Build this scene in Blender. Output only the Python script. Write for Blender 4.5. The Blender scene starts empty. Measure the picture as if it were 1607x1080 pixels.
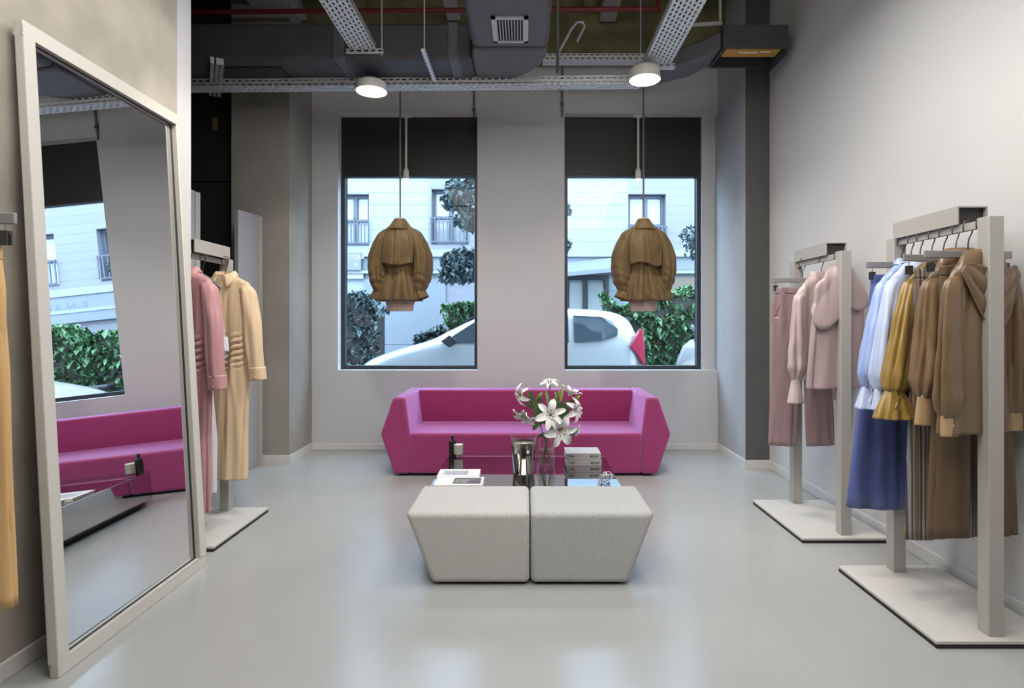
import bpy, bmesh, math, random
from math import sin, cos, pi, radians as R
from mathutils import Vector, Matrix
random.seed(7)
SC = bpy.context.scene
COL = SC.collection

# ------------------------------------------------------------------ materials
def nodes(name):
    m = bpy.data.materials.new(name); m.use_nodes = True
    nt = m.node_tree
    return m, nt, nt.nodes['Principled BSDF']

def mat(name, col, rough=.5, metal=0., spec=.5, bump=0., bscale=60., var=0., vscale=3., sheen=0., coat=0., ior=1.5, stint=None):
    m, nt, b = nodes(name)
    b.inputs['Base Color'].default_value = (*col, 1)
    b.inputs['Roughness'].default_value = rough
    b.inputs['Metallic'].default_value = metal
    b.inputs['Specular IOR Level'].default_value = spec
    b.inputs['IOR'].default_value = ior
    b.inputs['Sheen Weight'].default_value = sheen
    if stint: b.inputs['Sheen Tint'].default_value = (*stint, 1)
    b.inputs['Coat Weight'].default_value = coat
    tc = nt.nodes.new('ShaderNodeTexCoord')
    if var:
        n = nt.nodes.new('ShaderNodeTexNoise'); n.inputs['Scale'].default_value = vscale; n.inputs['Detail'].default_value = 5
        nt.links.new(tc.outputs['Object'], n.inputs['Vector'])
        r = nt.nodes.new('ShaderNodeValToRGB')
        r.color_ramp.elements[0].position = .3; r.color_ramp.elements[1].position = .7
        r.color_ramp.elements[0].color = (*[max(0, c * (1 - var)) for c in col], 1)
        r.color_ramp.elements[1].color = (*[min(1, c * (1 + var)) for c in col], 1)
        nt.links.new(n.outputs['Fac'], r.inputs['Fac']); nt.links.new(r.outputs['Color'], b.inputs['Base Color'])
    if bump:
        n = nt.nodes.new('ShaderNodeTexNoise'); n.inputs['Scale'].default_value = bscale; n.inputs['Detail'].default_value = 4
        nt.links.new(tc.outputs['Object'], n.inputs['Vector'])
        bp = nt.nodes.new('ShaderNodeBump'); bp.inputs['Strength'].default_value = bump; bp.inputs['Distance'].default_value = .01
        nt.links.new(n.outputs['Fac'], bp.inputs['Height']); nt.links.new(bp.outputs['Normal'], b.inputs['Normal'])
    return m

def emit(name, col, s):
    m, nt, b = nodes(name)
    b.inputs['Base Color'].default_value = (*col, 1)
    b.inputs['Emission Color'].default_value = (*col, 1); b.inputs['Emission Strength'].default_value = s
    return m

def perforated(name, col, axes, scale, rough=.35):
    """galvanised sheet with rows of punched slots"""
    m, nt, b = nodes(name)
    b.inputs['Base Color'].default_value = (*col, 1); b.inputs['Metallic'].default_value = .1; b.inputs['Roughness'].default_value = rough
    tc = nt.nodes.new('ShaderNodeTexCoord'); sp = nt.nodes.new('ShaderNodeSeparateXYZ'); cb = nt.nodes.new('ShaderNodeCombineXYZ')
    nt.links.new(tc.outputs['Object'], sp.inputs[0])
    nt.links.new(sp.outputs[axes[0]], cb.inputs[0]); nt.links.new(sp.outputs[axes[1]], cb.inputs[1])
    br = nt.nodes.new('ShaderNodeTexBrick'); br.inputs['Scale'].default_value = scale
    br.inputs['Mortar Size'].default_value = .088; br.inputs['Mortar Smooth'].default_value = 0
    br.inputs['Brick Width'].default_value = .5; br.inputs['Row Height'].default_value = .3
    nt.links.new(cb.outputs[0], br.inputs['Vector'])
    tr = nt.nodes.new('ShaderNodeBsdfTransparent'); mx = nt.nodes.new('ShaderNodeMixShader')
    out = nt.nodes['Material Output']
    nt.links.new(br.outputs['Fac'], mx.inputs[0]); nt.links.new(tr.outputs[0], mx.inputs[1]); nt.links.new(b.outputs[0], mx.inputs[2])
    nt.links.new(mx.outputs[0], out.inputs['Surface'])
    return m

def siding(name, c1, c2, pitch):
    """horizontal boards / courses with thin dark joints"""
    m, nt, b = nodes(name)
    tc = nt.nodes.new('ShaderNodeTexCoord'); sp = nt.nodes.new('ShaderNodeSeparateXYZ'); cb = nt.nodes.new('ShaderNodeCombineXYZ')
    nt.links.new(tc.outputs['Object'], sp.inputs[0]); nt.links.new(sp.outputs[0], cb.inputs[0]); nt.links.new(sp.outputs[2], cb.inputs[1])
    br = nt.nodes.new('ShaderNodeTexBrick'); br.inputs['Scale'].default_value = 1
    br.inputs['Brick Width'].default_value = 40; br.inputs['Row Height'].default_value = pitch; br.inputs['Mortar Size'].default_value = .012
    br.inputs['Color1'].default_value = (*c1, 1); br.inputs['Color2'].default_value = (*[x * .95 for x in c1], 1); br.inputs['Mortar'].default_value = (*c2, 1)
    nt.links.new(cb.outputs[0], br.inputs['Vector']); nt.links.new(br.outputs['Color'], b.inputs['Base Color'])
    b.inputs['Roughness'].default_value = .8
    return m

def stripes(name, cols, width):
    m, nt, b = nodes(name)
    tc = nt.nodes.new('ShaderNodeTexCoord'); sp = nt.nodes.new('ShaderNodeSeparateXYZ')
    nt.links.new(tc.outputs['Object'], sp.inputs[0])
    mu = nt.nodes.new('ShaderNodeMath'); mu.operation = 'MULTIPLY'; mu.inputs[1].default_value = 1 / width
    fr = nt.nodes.new('ShaderNodeMath'); fr.operation = 'FRACT'
    nt.links.new(sp.outputs[0], mu.inputs[0]); nt.links.new(mu.outputs[0], fr.inputs[0])
    r = nt.nodes.new('ShaderNodeValToRGB'); r.color_ramp.interpolation = 'CONSTANT'
    el = r.color_ramp.elements
    el[0].position = cols[0][0]; el[0].color = (*cols[0][1], 1)
    el[1].position = cols[1][0]; el[1].color = (*cols[1][1], 1)
    for p, c in cols[2:]:
        e = el.new(p); e.color = (*c, 1)
    nt.links.new(fr.outputs[0], r.inputs['Fac']); nt.links.new(r.outputs['Color'], b.inputs['Base Color'])
    b.inputs['Roughness'].default_value = .7
    return m

def pane_mat(name, tint, refl):
    m = bpy.data.materials.new(name); m.use_nodes = True; nt = m.node_tree; nt.nodes.clear()
    out = nt.nodes.new('ShaderNodeOutputMaterial'); mx = nt.nodes.new('ShaderNodeMixShader')
    tr = nt.nodes.new('ShaderNodeBsdfTransparent'); tr.inputs[0].default_value = (*tint, 1)
    gl = nt.nodes.new('ShaderNodeBsdfGlossy'); gl.inputs['Roughness'].default_value = .02
    mx.inputs[0].default_value = refl
    nt.links.new(tr.outputs[0], mx.inputs[1]); nt.links.new(gl.outputs[0], mx.inputs[2]); nt.links.new(mx.outputs[0], out.inputs['Surface'])
    return m

def clear_glass(name, tint=(1, 1, 1), edge=.5):
    """thin clear glass: see-through in front, brighter reflection at grazing angles"""
    m = bpy.data.materials.new(name); m.use_nodes = True; nt = m.node_tree; nt.nodes.clear()
    out = nt.nodes.new('ShaderNodeOutputMaterial'); mx = nt.nodes.new('ShaderNodeMixShader')
    tr = nt.nodes.new('ShaderNodeBsdfTransparent'); tr.inputs[0].default_value = (*tint, 1)
    gl = nt.nodes.new('ShaderNodeBsdfGlossy'); gl.inputs['Roughness'].default_value = .04
    lw = nt.nodes.new('ShaderNodeLayerWeight'); lw.inputs[0].default_value = edge
    nt.links.new(lw.outputs['Facing'], mx.inputs[0])
    nt.links.new(tr.outputs[0], mx.inputs[1]); nt.links.new(gl.outputs[0], mx.inputs[2]); nt.links.new(mx.outputs[0], out.inputs['Surface'])
    return m

def wrinkle(m, strength, scale=(8, 8, 1.5)):
    """soft hanging creases: noise stretched along the drop of the cloth"""
    nt = m.node_tree; b = nt.nodes['Principled BSDF']
    tc = nt.nodes.new('ShaderNodeTexCoord'); mp = nt.nodes.new('ShaderNodeMapping'); mp.inputs['Scale'].default_value = scale
    n = nt.nodes.new('ShaderNodeTexNoise'); n.inputs['Scale'].default_value = 1; n.inputs['Detail'].default_value = 1.2; n.inputs['Distortion'].default_value = .5
    mp.inputs['Rotation'].default_value = (.12, .1, 0)
    nt.links.new(tc.outputs['Object'], mp.inputs['Vector']); nt.links.new(mp.outputs[0], n.inputs['Vector'])
    bp = nt.nodes.new('ShaderNodeBump'); bp.inputs['Strength'].default_value = strength; bp.inputs['Distance'].default_value = .055
    nt.links.new(n.outputs['Fac'], bp.inputs['Height'])
    if b.inputs['Normal'].is_linked: nt.links.new(b.inputs['Normal'].links[0].from_socket, bp.inputs['Normal'])
    nt.links.new(bp.outputs[0], b.inputs['Normal'])
    return m
def satin(name, col, rough=.42, sheen=.08):
    m = mat(name, col, max(.28, rough - .08), spec=.6, sheen=sheen)
    return wrinkle(m, .9)

M = {}
M['white_wall'] = mat('painted wall', (.56, .57, .585), .75, bump=.05, bscale=30, var=.02, vscale=1.2)
M['right_wall'] = mat('painted wall warm', (.60, .60, .60), .75, bump=.05, bscale=30, var=.02, vscale=1.2)
M['plaster'] = mat('concrete plaster', (.37, .34, .29), .85, bump=.25, bscale=14, var=.16, vscale=4)
M['col_dark'] = mat('grey column plaster', (.31, .288, .258), .8, bump=.15, bscale=25, var=.08, vscale=3)
M['col_lit'] = mat('column paint lit side', (.40, .40, .41), .8, bump=.12, bscale=25, var=.06, vscale=3)  # lightened: window light on the column side is put into the colour
M['col_shaded'] = mat('column paint shaded front', (.095, .095, .093), .8, bump=.12, bscale=25, var=.08, vscale=3)  # darkened copy: shade on the column front is put into the colour
M['black_wall'] = mat('black wall', (.022, .022, .021), .6)
M['blind'] = mat('black panel', (.032, .031, .031), .45, spec=.4)
M['baseboard'] = mat('baseboard paint', (.62, .615, .60), .5)
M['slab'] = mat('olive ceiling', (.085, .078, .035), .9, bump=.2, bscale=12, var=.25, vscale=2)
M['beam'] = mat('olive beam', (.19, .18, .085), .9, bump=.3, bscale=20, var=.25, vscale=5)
M['duct'] = mat('dark duct insulation', (.072, .071, .077), .55, bump=.12, bscale=18, var=.12, vscale=4)
M['duct_lt'] = mat('grey duct', (.13, .13, .145), .5, bump=.08, bscale=18)
M['pale_metal'] = mat('pale trunking', (.42, .43, .41), .5, metal=.2)
M['galv'] = mat('galvanised steel', (.62, .64, .67), .4, metal=.5)
M['dark_steel'] = mat('dark steel', (.06, .06, .06), .45, metal=.5)
M['red_pipe'] = mat('red sprinkler pipe', (.20, .018, .022), .45)
M['orange_panel'] = mat('ochre filter panel', (.55, .30, .06), .6, var=.15, vscale=8)
M['paper'] = mat('paper tag', (.8, .78, .72), .6)
M['rack'] = mat('grey rack lacquer', (.40, .385, .36), .45)
M['rack_dark'] = mat('rack dark inner', (.03, .03, .03), .6)
M['base_pl'] = mat('pale rack base', (.53, .515, .49), .5)
M['black'] = mat('black rubber', (.012, .012, .012), .6)
M['chrome'] = mat('chrome', (.75, .75, .75), .15, metal=1)
M['hook'] = mat('dark hook wire', (.09, .085, .08), .35, metal=.8)
M['hanger'] = mat('grey hanger', (.15, .15, .15), .5)
M['hanger_lt'] = mat('grey bar hanger', (.26, .255, .245), .45)
M['frame'] = mat('mirror frame', (.56, .54, .50), .45)
M['mirror'] = mat('mirror glass', (.86, .87, .88), 0., metal=1)
M['magenta'] = mat('magenta wool felt', (.34, .028, .138), .6, stint=(.80, .48, 1.), sheen=1., bump=.18, bscale=350, var=.05, vscale=60)
M['ott_l'] = mat('light grey felt', (.49, .475, .455), .9, sheen=.2, bump=.35, bscale=260, var=.13, vscale=110)
M['ott_r'] = mat('cool grey felt', (.43, .43, .425), .9, sheen=.2, bump=.35, bscale=260, var=.15, vscale=110)
M['table'] = mat('black mirror glass', (.012, .012, .014), .015, spec=.5, ior=7.5)
M['win_frame'] = mat('window frame', (.03, .034, .042), .4)
M['pane'] = pane_mat('window pane', (.93, .98, 1.), .01)
M['floor'] = None
M['olive_coat'] = mat('olive cotton twill', (.128, .076, .022), .6, sheen=.15, bump=.15, bscale=500, var=.06, vscale=7)
wrinkle(M['olive_coat'], .7, (9, 9, 4))
M['skin'] = mat('beige mannequin', (.50, .38, .33), .55)
M['rope'] = mat('grey rope', (.17, .16, .16), .7)
M['cream'] = satin('cream crepe', (.66, .50, .32), .6)
M['pink'] = satin('dusty pink crepe', (.46, .235, .245), .55)
M['lavender'] = satin('pale lavender crepe', (.62, .60, .68), .6)
M['orange_tr'] = satin('apricot crepe', (.60, .36, .15), .65)
M['blush'] = satin('blush satin', (.50, .40, .39), .36)
M['blush_d'] = satin('rose satin', (.42, .32, .32), .36)
M['mauve'] = satin('mauve satin', (.30, .20, .21), .38)
M['blue'] = satin('sky blue satin', (.30, .40, .70), .4)
M['blue_l'] = satin('pale blue satin', (.48, .56, .76), .42)
M['blue_d'] = satin('deep blue satin', (.095, .125, .33), .36)
M['gold'] = satin('olive gold satin', (.30, .19, .045), .34)
M['tan'] = satin('tan satin', (.19, .117, .06), .4)
M['taupe'] = satin('taupe satin', (.165, .104, .05), .4)
M['brown'] = satin('brown crepe', (.13, .08, .042), .6)
M['tan_cuff'] = satin('tan cuff satin', (.40, .265, .145), .38)
M['striped'] = stripes('striped weave', [(0, (.16, .15, .16)), (.3, (.33, .2, .08)), (.42, (.06, .05, .05)), (.55, (.30, .29, .31)), (.75, (.10, .09, .09)), (.88, (.40, .26, .12))], .06)
M['clear'] = clear_glass('clear glass', (.985, .995, .99), .12)
M['silver'] = mat('smoked silver glass', (.42, .40, .37), .08, metal=1)
M['wax'] = mat('cream wax', (.70, .66, .55), .6)
M['bottle'] = mat('black glass bottle', (.015, .015, .015), .15)
M['petal'] = mat('white lily petal', (.84, .84, .82), .5, sheen=.2)
M['stamen'] = mat('rust stamen', (.22, .06, .03), .7)
M['leaf'] = mat('lily leaf', (.045, .105, .022), .45, var=.3, vscale=20)
M['leaf_lt'] = mat('fresh green bud', (.30, .40, .10), .5)
M['stem'] = mat('green stem', (.10, .19, .05), .5)
M['book_gray'] = mat('grey book cloth', (.50, .48, .485), .6)
M['book_white'] = mat('white book cover', (.78, .76, .72), .45)
M['pages'] = mat('book pages', (.78, .74, .64), .8)
M['ink'] = mat('black ink', (.02, .02, .02), .5)
M['photo_dark'] = mat('printed cover picture', (.16, .14, .13), .35, var=.5, vscale=18)
M['photo_grey'] = mat('grey cover picture', (.42, .42, .45), .35, var=.35, vscale=14)
M['brass'] = mat('dull brass', (.30, .25, .10), .5, metal=.4)
M['lamp_body'] = mat('white lamp body', (.78, .76, .70), .4)
M['lamp_glow'] = emit('lamp diffuser', (1, .92, .78), 9)
M['bulb'] = emit('small bulb', (1, .97, .9), 14)
# street
M['facade'] = siding('pale blue boards', (0.228, 0.262, 0.285), (0.150, 0.175, 0.200), .30)
M['facade_l'] = siding('lilac grey courses', (0.180, 0.180, 0.209), (0.151, 0.151, 0.180), .22)
M['ledge'] = mat('pale stone ledge', (0.223, 0.238, 0.259), .8)
M['band'] = mat('blue grey fascia', (0.15, 0.17, 0.20), .7)
M['awning'] = mat('grey awning', (0.151, 0.166, 0.187), .8)
M['ext_frame'] = mat('blue grey frame', (0.072, 0.079, 0.108), .6)
M['shop_dark'] = mat('dark shop frame', (0.022, 0.023, 0.031), .5)
M['ext_glass'] = mat('bright window glass', (0.270, 0.288, 0.306), .1, spec=.8)
M['blind_wood'] = mat('wood slat', (0.137, 0.108, 0.079), .6)
M['curtain'] = mat('white curtain', (0.288, 0.302, 0.310), .8)
M['sign_txt'] = mat('white lettering', (0.324, 0.324, 0.331), .5)
M['street'] = mat('asphalt', (0.101, 0.104, 0.112), .9, var=.15, vscale=6)
M['pavement'] = mat('pale paving', (0.198, 0.205, 0.216), .9, var=.08, vscale=6)
M['car'] = mat('white car paint', (.33, .345, .36), .25, coat=.6)
M['car2'] = mat('blush white car paint', (.34, .31, .305), .25, coat=.6)
M['car_glass'] = mat('car window', (0.036, 0.047, 0.058), .05, spec=.9)
M['tail'] = mat('red tail lamp', (0.330, 0.017, 0.050), .2)
M['tyre'] = mat('tyre', (0.007, 0.007, 0.008), .8)
M['scooter'] = mat('white scooter plastic', (0.270, 0.277, 0.288), .3)
M['foliage'] = mat('hedge leaf', (.075, .165, .07), .5, var=.6, vscale=9)
M['foliage_b'] = mat('blue green leaf', (0.075, 0.11, 0.115), .5, var=.6, vscale=9)
M['bark'] = mat('bark', (0.058, 0.050, 0.047), .9)

def floor_mat():
    m, nt, b = nodes('grey epoxy floor')
    tc = nt.nodes.new('ShaderNodeTexCoord')
    n = nt.nodes.new('ShaderNodeTexNoise'); n.inputs['Scale'].default_value = .9; n.inputs['Detail'].default_value = 6
    nt.links.new(tc.outputs['Object'], n.inputs['Vector'])
    r = nt.nodes.new('ShaderNodeValToRGB'); e = r.color_ramp.elements
    e[0].position = .3; e[0].color = (.335, .34, .333, 1); e[1].position = .7; e[1].color = (.38, .385, .376, 1)
    nt.links.new(n.outputs['Fac'], r.inputs['Fac']); nt.links.new(r.outputs['Color'], b.inputs['Base Color'])
    n2 = nt.nodes.new('ShaderNodeTexNoise'); n2.inputs['Scale'].default_value = 7; n2.inputs['Detail'].default_value = 3
    nt.links.new(tc.outputs['Object'], n2.inputs['Vector'])
    bp = nt.nodes.new('ShaderNodeBump'); bp.inputs['Strength'].default_value = .03; bp.inputs['Distance'].default_value = .02
    nt.links.new(n2.outputs['Fac'], bp.inputs['Height']); nt.links.new(bp.outputs['Normal'], b.inputs['Normal'])
    b.inputs['Roughness'].default_value = .22
    b.inputs['Specular IOR Level'].default_value = .5
    return m
M['floor'] = floor_mat()

# ------------------------------------------------------------------ mesh helpers
class MB:
    def __init__(s): s.v = []; s.f = []
    def add(s, vs, fs):
        o = len(s.v); s.v += [tuple(v) for v in vs]; s.f += [tuple(i + o for i in f) for f in fs]; return s
    def hexa(s, p):  # 4 bottom ccw, 4 top ccw
        return s.add(p, [(3, 2, 1, 0), (4, 5, 6, 7), (0, 1, 5, 4), (1, 2, 6, 5), (2, 3, 7, 6), (3, 0, 4, 7)])
    def box(s, x0, x1, y0, y1, z0, z1):
        return s.hexa([(x0, y0, z0), (x1, y0, z0), (x1, y1, z0), (x0, y1, z0), (x0, y0, z1), (x1, y0, z1), (x1, y1, z1), (x0, y1, z1)])
    def loft(s, rings, caps=(True, True), closed=True):
        n = len(rings[0]); vs = [p for r in rings for p in r]; fs = []
        m = n if closed else n - 1
        for i in range(len(rings) - 1):
            for k in range(m):
                a = i * n + k; b = i * n + (k + 1) % n
                fs.append((a, b, b + n, a + n))
        if closed and caps[0]: fs.append(tuple(range(n))[::-1])
        if closed and caps[1]: fs.append(tuple((len(rings) - 1) * n + k for k in range(n)))
        return s.add(vs, fs)
    def tube(s, pts, r, n=10, caps=(True, True)):
        pts = [Vector(p) for p in pts]; rs = r if isinstance(r, (list, tuple)) else [r] * len(pts)
        rings = []; up = None
        for i, p in enumerate(pts):
            t = (pts[min(i + 1, len(pts) - 1)] - pts[max(i - 1, 0)]).normalized()
            if up is None:
                up = Vector((0, 0, 1)) if abs(t.z) < .9 else Vector((1, 0, 0))
            sd = t.cross(up)
            if sd.length < 1e-4: sd = t.cross(Vector((0, 1, 0)))
            sd.normalize(); up = sd.cross(t).normalized()
            rings.append([p + rs[i] * (cos(2 * pi * k / n) * sd + sin(2 * pi * k / n) * up) for k in range(n)])
        return s.loft(rings, caps)
    def lathe(s, prof, n=28, c=(0, 0), caps=(True, True)):
        return s.loft([[(c[0] + r * cos(2 * pi * k / n), c[1] + r * sin(2 * pi * k / n), z) for k in range(n)] for r, z in prof], caps)
    def prism(s, poly, a0, a1, axis='y'):
        def P(u, v, a):
            return (u, a, v) if axis == 'y' else ((a, u, v) if axis == 'x' else (u, v, a))
        return s.loft([[P(u, v, a0) for u, v in poly], [P(u, v, a1) for u, v in poly]])
    def grid(s, fn, nu, nv):
        vs = [fn(i / nu, j / nv) for j in range(nv + 1) for i in range(nu + 1)]
        fs = [(j * (nu + 1) + i, j * (nu + 1) + i + 1, (j + 1) * (nu + 1) + i + 1, (j + 1) * (nu + 1) + i) for j in range(nv) for i in range(nu)]
        return s.add(vs, fs)
    def build(s, name, m, parent=None, smooth=None, bevel=0, seg=3, solid=0, loc=None, rot=None, angle=35):
        me = bpy.data.meshes.new(name); me.from_pydata(s.v, [], s.f); me.validate()
        bm = bmesh.new(); bm.from_mesh(me); bmesh.ops.remove_doubles(bm, verts=bm.verts, dist=1e-6)
        bmesh.ops.recalc_face_normals(bm, faces=bm.faces); bm.to_mesh(me); bm.free()
        me.materials.append(M[m] if isinstance(m, str) else m)
        o = bpy.data.objects.new(name, me); COL.objects.link(o)
        if parent: o.parent = parent
        if loc: o.location = loc
        if rot: o.rotation_euler = rot
        if smooth or bevel:
            for p in me.polygons: p.use_smooth = True
            me.set_sharp_from_angle(angle=R(angle))
        if bevel:
            b = o.modifiers.new('bevel', 'BEVEL'); b.width = bevel; b.segments = seg; b.limit_method = 'ANGLE'; b.angle_limit = R(30)
            b.harden_normals = False
        if solid:
            d = o.modifiers.new('solid', 'SOLIDIFY'); d.thickness = solid; d.offset = 0
        return o

def tag(o, label=None, cat=None, group=None, kind=None):
    if label: o['label'] = label
    if cat: o['category'] = cat
    if group: o['group'] = group
    if kind: o['kind'] = kind
    return o
def thing(name, label, cat, loc=(0, 0, 0), rz=0, group=None):
    o = bpy.data.objects.new(name, None); o.empty_display_size = .1; COL.objects.link(o)
    o.location = loc; o.rotation_euler = (0, 0, rz)
    return tag(o, label, cat, group)
def struct(name, mb, m, **k):
    return tag(mb.build(name, m, **k), kind='structure')
def text(body, size, name, m, parent, loc, rot, depth=.001, align='LEFT', sx=1.0):
    cu = bpy.data.curves.new('t', 'FONT'); cu.body = body; cu.size = size; cu.extrude = depth; cu.align_x = align; cu.align_y = 'CENTER'
    o = bpy.data.objects.new('t', cu); COL.objects.link(o)
    dg = bpy.context.evaluated_depsgraph_get()
    me = bpy.data.meshes.new_from_object(o.evaluated_get(dg)); bpy.data.objects.remove(o)
    me.materials.clear(); me.materials.append(M[m])
    r = bpy.data.objects.new(name, me); COL.objects.link(r); r.parent = parent; r.location = loc; r.rotation_euler = rot; r.scale = (sx, 1, 1)
    return r

# ------------------------------------------------------------------ camera
cd = bpy.data.cameras.new('camera'); cam = bpy.data.objects.new('camera', cd); COL.objects.link(cam)
cam.location = (0, 0, 1.3); cam.rotation_euler = (R(90), 0, 0)
cd.sensor_width = 36; cd.lens = 900 / 1607 * 36
cd.shift_x = -21.5 / 1607; cd.shift_y = -32 / 1607
cd.clip_start = .05; cd.clip_end = 200
SC.camera = cam

# ------------------------------------------------------------------ room shell
struct('floor', MB().box(-4.3, 2.5, -3.6, 6.2, -.2, 0), 'floor')
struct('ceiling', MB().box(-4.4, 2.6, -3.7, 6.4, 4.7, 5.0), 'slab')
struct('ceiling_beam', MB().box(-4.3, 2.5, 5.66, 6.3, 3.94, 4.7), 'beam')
struct('wall_right', MB().box(2.19, 2.45, -3.6, 6.2, 0, 4.7), 'right_wall')
struct('wall_back', MB().box(-4.3, 2.5, -3.7, -3.5, 0, 4.7), 'white_wall')
struct('wall_left', MB().box(-2.1, -1.905, -3.6, 3.13, 0, 4.7), 'plaster')
struct('trim_1', MB().box(-2.1, -1.901, 3.13, 3.257, 0, 4.7), 'white_wall')
struct('wall_far_left', MB().box(-4.4, -4.2, 3.0, 6.2, 0, 4.7), 'black_wall')
struct('wall_return_left', MB().box(-4.3, -2.1, 2.95, 3.257, 0, 4.7), 'black_wall')
struct('wall_front_left', MB().box(-4.3, -2.74, 5.5, 6.2, 0, 4.7), 'black_wall')
struct('trim_2', MB().box(-4.2, -2.75, 5.47, 5.5, 2.66, 2.69), 'blind')
struct('wall_column_left', MB().box(-2.74, -2.2, 5.34, 6.2, 0, 4.7), 'col_dark')
struct('wall_column_right', MB().box(1.975, 2.3, 5.155, 6.2, 0, 4.7), 'col_lit')
struct('column_shade_face', MB().box(1.975, 2.3, 5.15, 5.155, 0, 4.7), 'col_shaded')  # thin slab carrying the painted shade of the column front
FY = 5.9
w = MB()
w.box(-2.2, -1.934, FY, 6.2, .82, 3.464)
w.box(-.498, .40, FY, 6.2, .82, 3.464)
w.box(1.835, 1.99, FY + .08, 6.2, .82, 3.464)
w.box(-2.2, 1.99, FY, 6.2, 0, .82)
w.box(-2.2, 1.99, FY, 6.2, 3.464, 3.94)
struct('wall_front', w, 'white_wall')
# baseboards
struct('baseboard_front', MB().box(-2.2, 1.975, FY - .014, FY, 0, .065), 'baseboard', bevel=.004)
struct('baseboard_right', MB().box(2.176, 2.19, -3.5, 5.15, 0, .075), 'baseboard', bevel=.004)
struct('baseboard_left', MB().box(-1.905, -1.891, -3.5, 3.13, 0, .07), 'baseboard', bevel=.004)
b = MB(); b.box(-2.74, -2.186, 5.326, 5.34, 0, .075); b.box(-2.2, -2.186, 5.34, FY - .014, 0, .075)
struct('baseboard_column_left', b, 'baseboard')
b = MB(); b.box(1.961, 2.176, 5.136, 5.15, 0, .075); b.box(1.961, 1.975, 5.15, FY - .014, 0, .075)
struct('baseboard_column_right', b, 'baseboard')

def shop_window(n, x0, x1):
    yg = FY + .13
    f = MB(); t = .04
    z0, z1 = .82, 2.86
    for (a, b, c, d) in ((x0, x0 + t, z0, z1), (x1 - t, x1, z0, z1), (x0 + t, x1 - t, z0, z0 + t), (x0 + t, x1 - t, z1 - .022, z1)):
        f.box(a, b, yg - .02, yg + .06, c, d)
    r = struct('window_%d' % n, f, 'win_frame', bevel=.004)
    p = MB().box(x0 + t, x1 - t, yg + .02, yg + .03, z0 + t, z1 - .022).build('window_pane', 'pane', r)
    q = MB().box(x0, x1, yg - .015, yg + .06, 2.86, 3.464).build('dark_panel', 'blind', r)
    MB().box(x0 + .003, x0 + .018, yg - .03, yg - .02, 2.0, 2.12).box(x0 + .003, x0 + .018, yg - .045, yg - .03, 2.03, 2.09)
    return r
shop_window(1, -1.934, -.498)
shop_window(2, .40, 1.835)

# ------------------------------------------------------------------ leaning mirror
def lean_mirror():
    H = 2.415; lean = .055
    t = thing('leaning_mirror', 'tall full-length mirror in a pale grey frame leaning on the concrete wall', 'mirror', (-1.708, 2.10, 0))
    t.rotation_euler = (0, -lean, .016)
    # local: x = thickness (front face x=0, back x=-.035), y = width 0..1, z = height
    L = H / cos(lean); fw = .055
    f = MB()
    f.box(-.035, 0, 0, 1.0, 0, fw); f.box(-.035, 0, 0, 1.0, L - fw, L)
    f.box(-.035, 0, 0, fw, fw, L - fw); f.box(-.035, 0, 1 - fw, 1, fw, L - fw)
    f.build('mirror_frame', 'frame', t, bevel=.004)
    MB().box(-.034, -.030, fw - .005, 1 - fw + .005, fw - .005, L - fw + .005).build('mirror_glass', 'mirror', t)
    g = MB()
    for a in ((fw, fw + .006, fw, L - fw), (1 - fw - .006, 1 - fw, fw, L - fw)): g.box(-.030, -.026, a[0], a[1], a[2], a[3])
    g.box(-.030, -.026, fw, 1 - fw, fw, fw + .006); g.box(-.030, -.026, fw, 1 - fw, L - fw - .006, L - fw)
    g.build('dark_gasket', 'dark_steel', t)
lean_mirror()

# ------------------------------------------------------------------ sofa
def sofa():
    Y0, Y1, zt, zs = 4.875, 5.66, .672, .368
    t = thing('sofa', 'long magenta felt sofa with faceted arms below the front windows', 'sofa', (0, Y0, 0))
    D = Y1 - Y0
    for s in (-1, 1):
        poly = [(-1.123, .02), (-1.237, .36), (-1.13, zt), (-1.025, zt), (-.988, zs), (-.988, .02)]
        poly = [(p[0] * s, p[1]) for p in poly]
        # arm leans out a little towards the back at its foot
        MB().prism(poly, 0, D).build('armrest', 'magenta', t, bevel=.022, seg=4)
    MB().box(-.988, .988, .004, D - .16, .02, zs).build('seat', 'magenta', t, bevel=.024, seg=4)
    MB().hexa([(-.988, D - .17, .3), (.988, D - .17, .3), (.988, D, .02), (-.988, D, .02),
               (-1.02, D - .21, zt), (1.02, D - .21, zt), (1.02, D, zt), (-1.02, D, zt)]).build('backrest', 'magenta', t, bevel=.018, seg=4)
    MB().box(-1.08, 1.08, .05, D - .05, 0, .022).build('plinth', 'black', t)
sofa()

# ------------------------------------------------------------------ ottomans
def ottoman(cx, side, m, label):
    t = thing('ottoman', label, 'ottoman', (0.022, 2.84, 0), 0, 'felt ottomans in front of the coffee table')
    s = side
    d = .49
    g = .003
    # outer side leans out towards the top
    MB().hexa([(s * g, 0, .012), (s * .488, 0, .012), (s * .488, d, .012), (s * g, d, .012),
               (s * g, 0, .362), (s * .622, 0, .362), (s * .622, d, .362), (s * g, d, .362)]).build('cushion_body', m, t, bevel=.026, seg=5)
    MB().box(min(s * .03, s * .45), max(s * .03, s * .45), .03, d - .03, 0, .014).build('foot_plate', 'black', t)
ottoman(0, -1, 'ott_l', 'pale warm grey felt ottoman with its left side slanting inward to the floor')
ottoman(0, 1, 'ott_r', 'cooler grey felt ottoman with its right side slanting inward to the floor')

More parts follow.
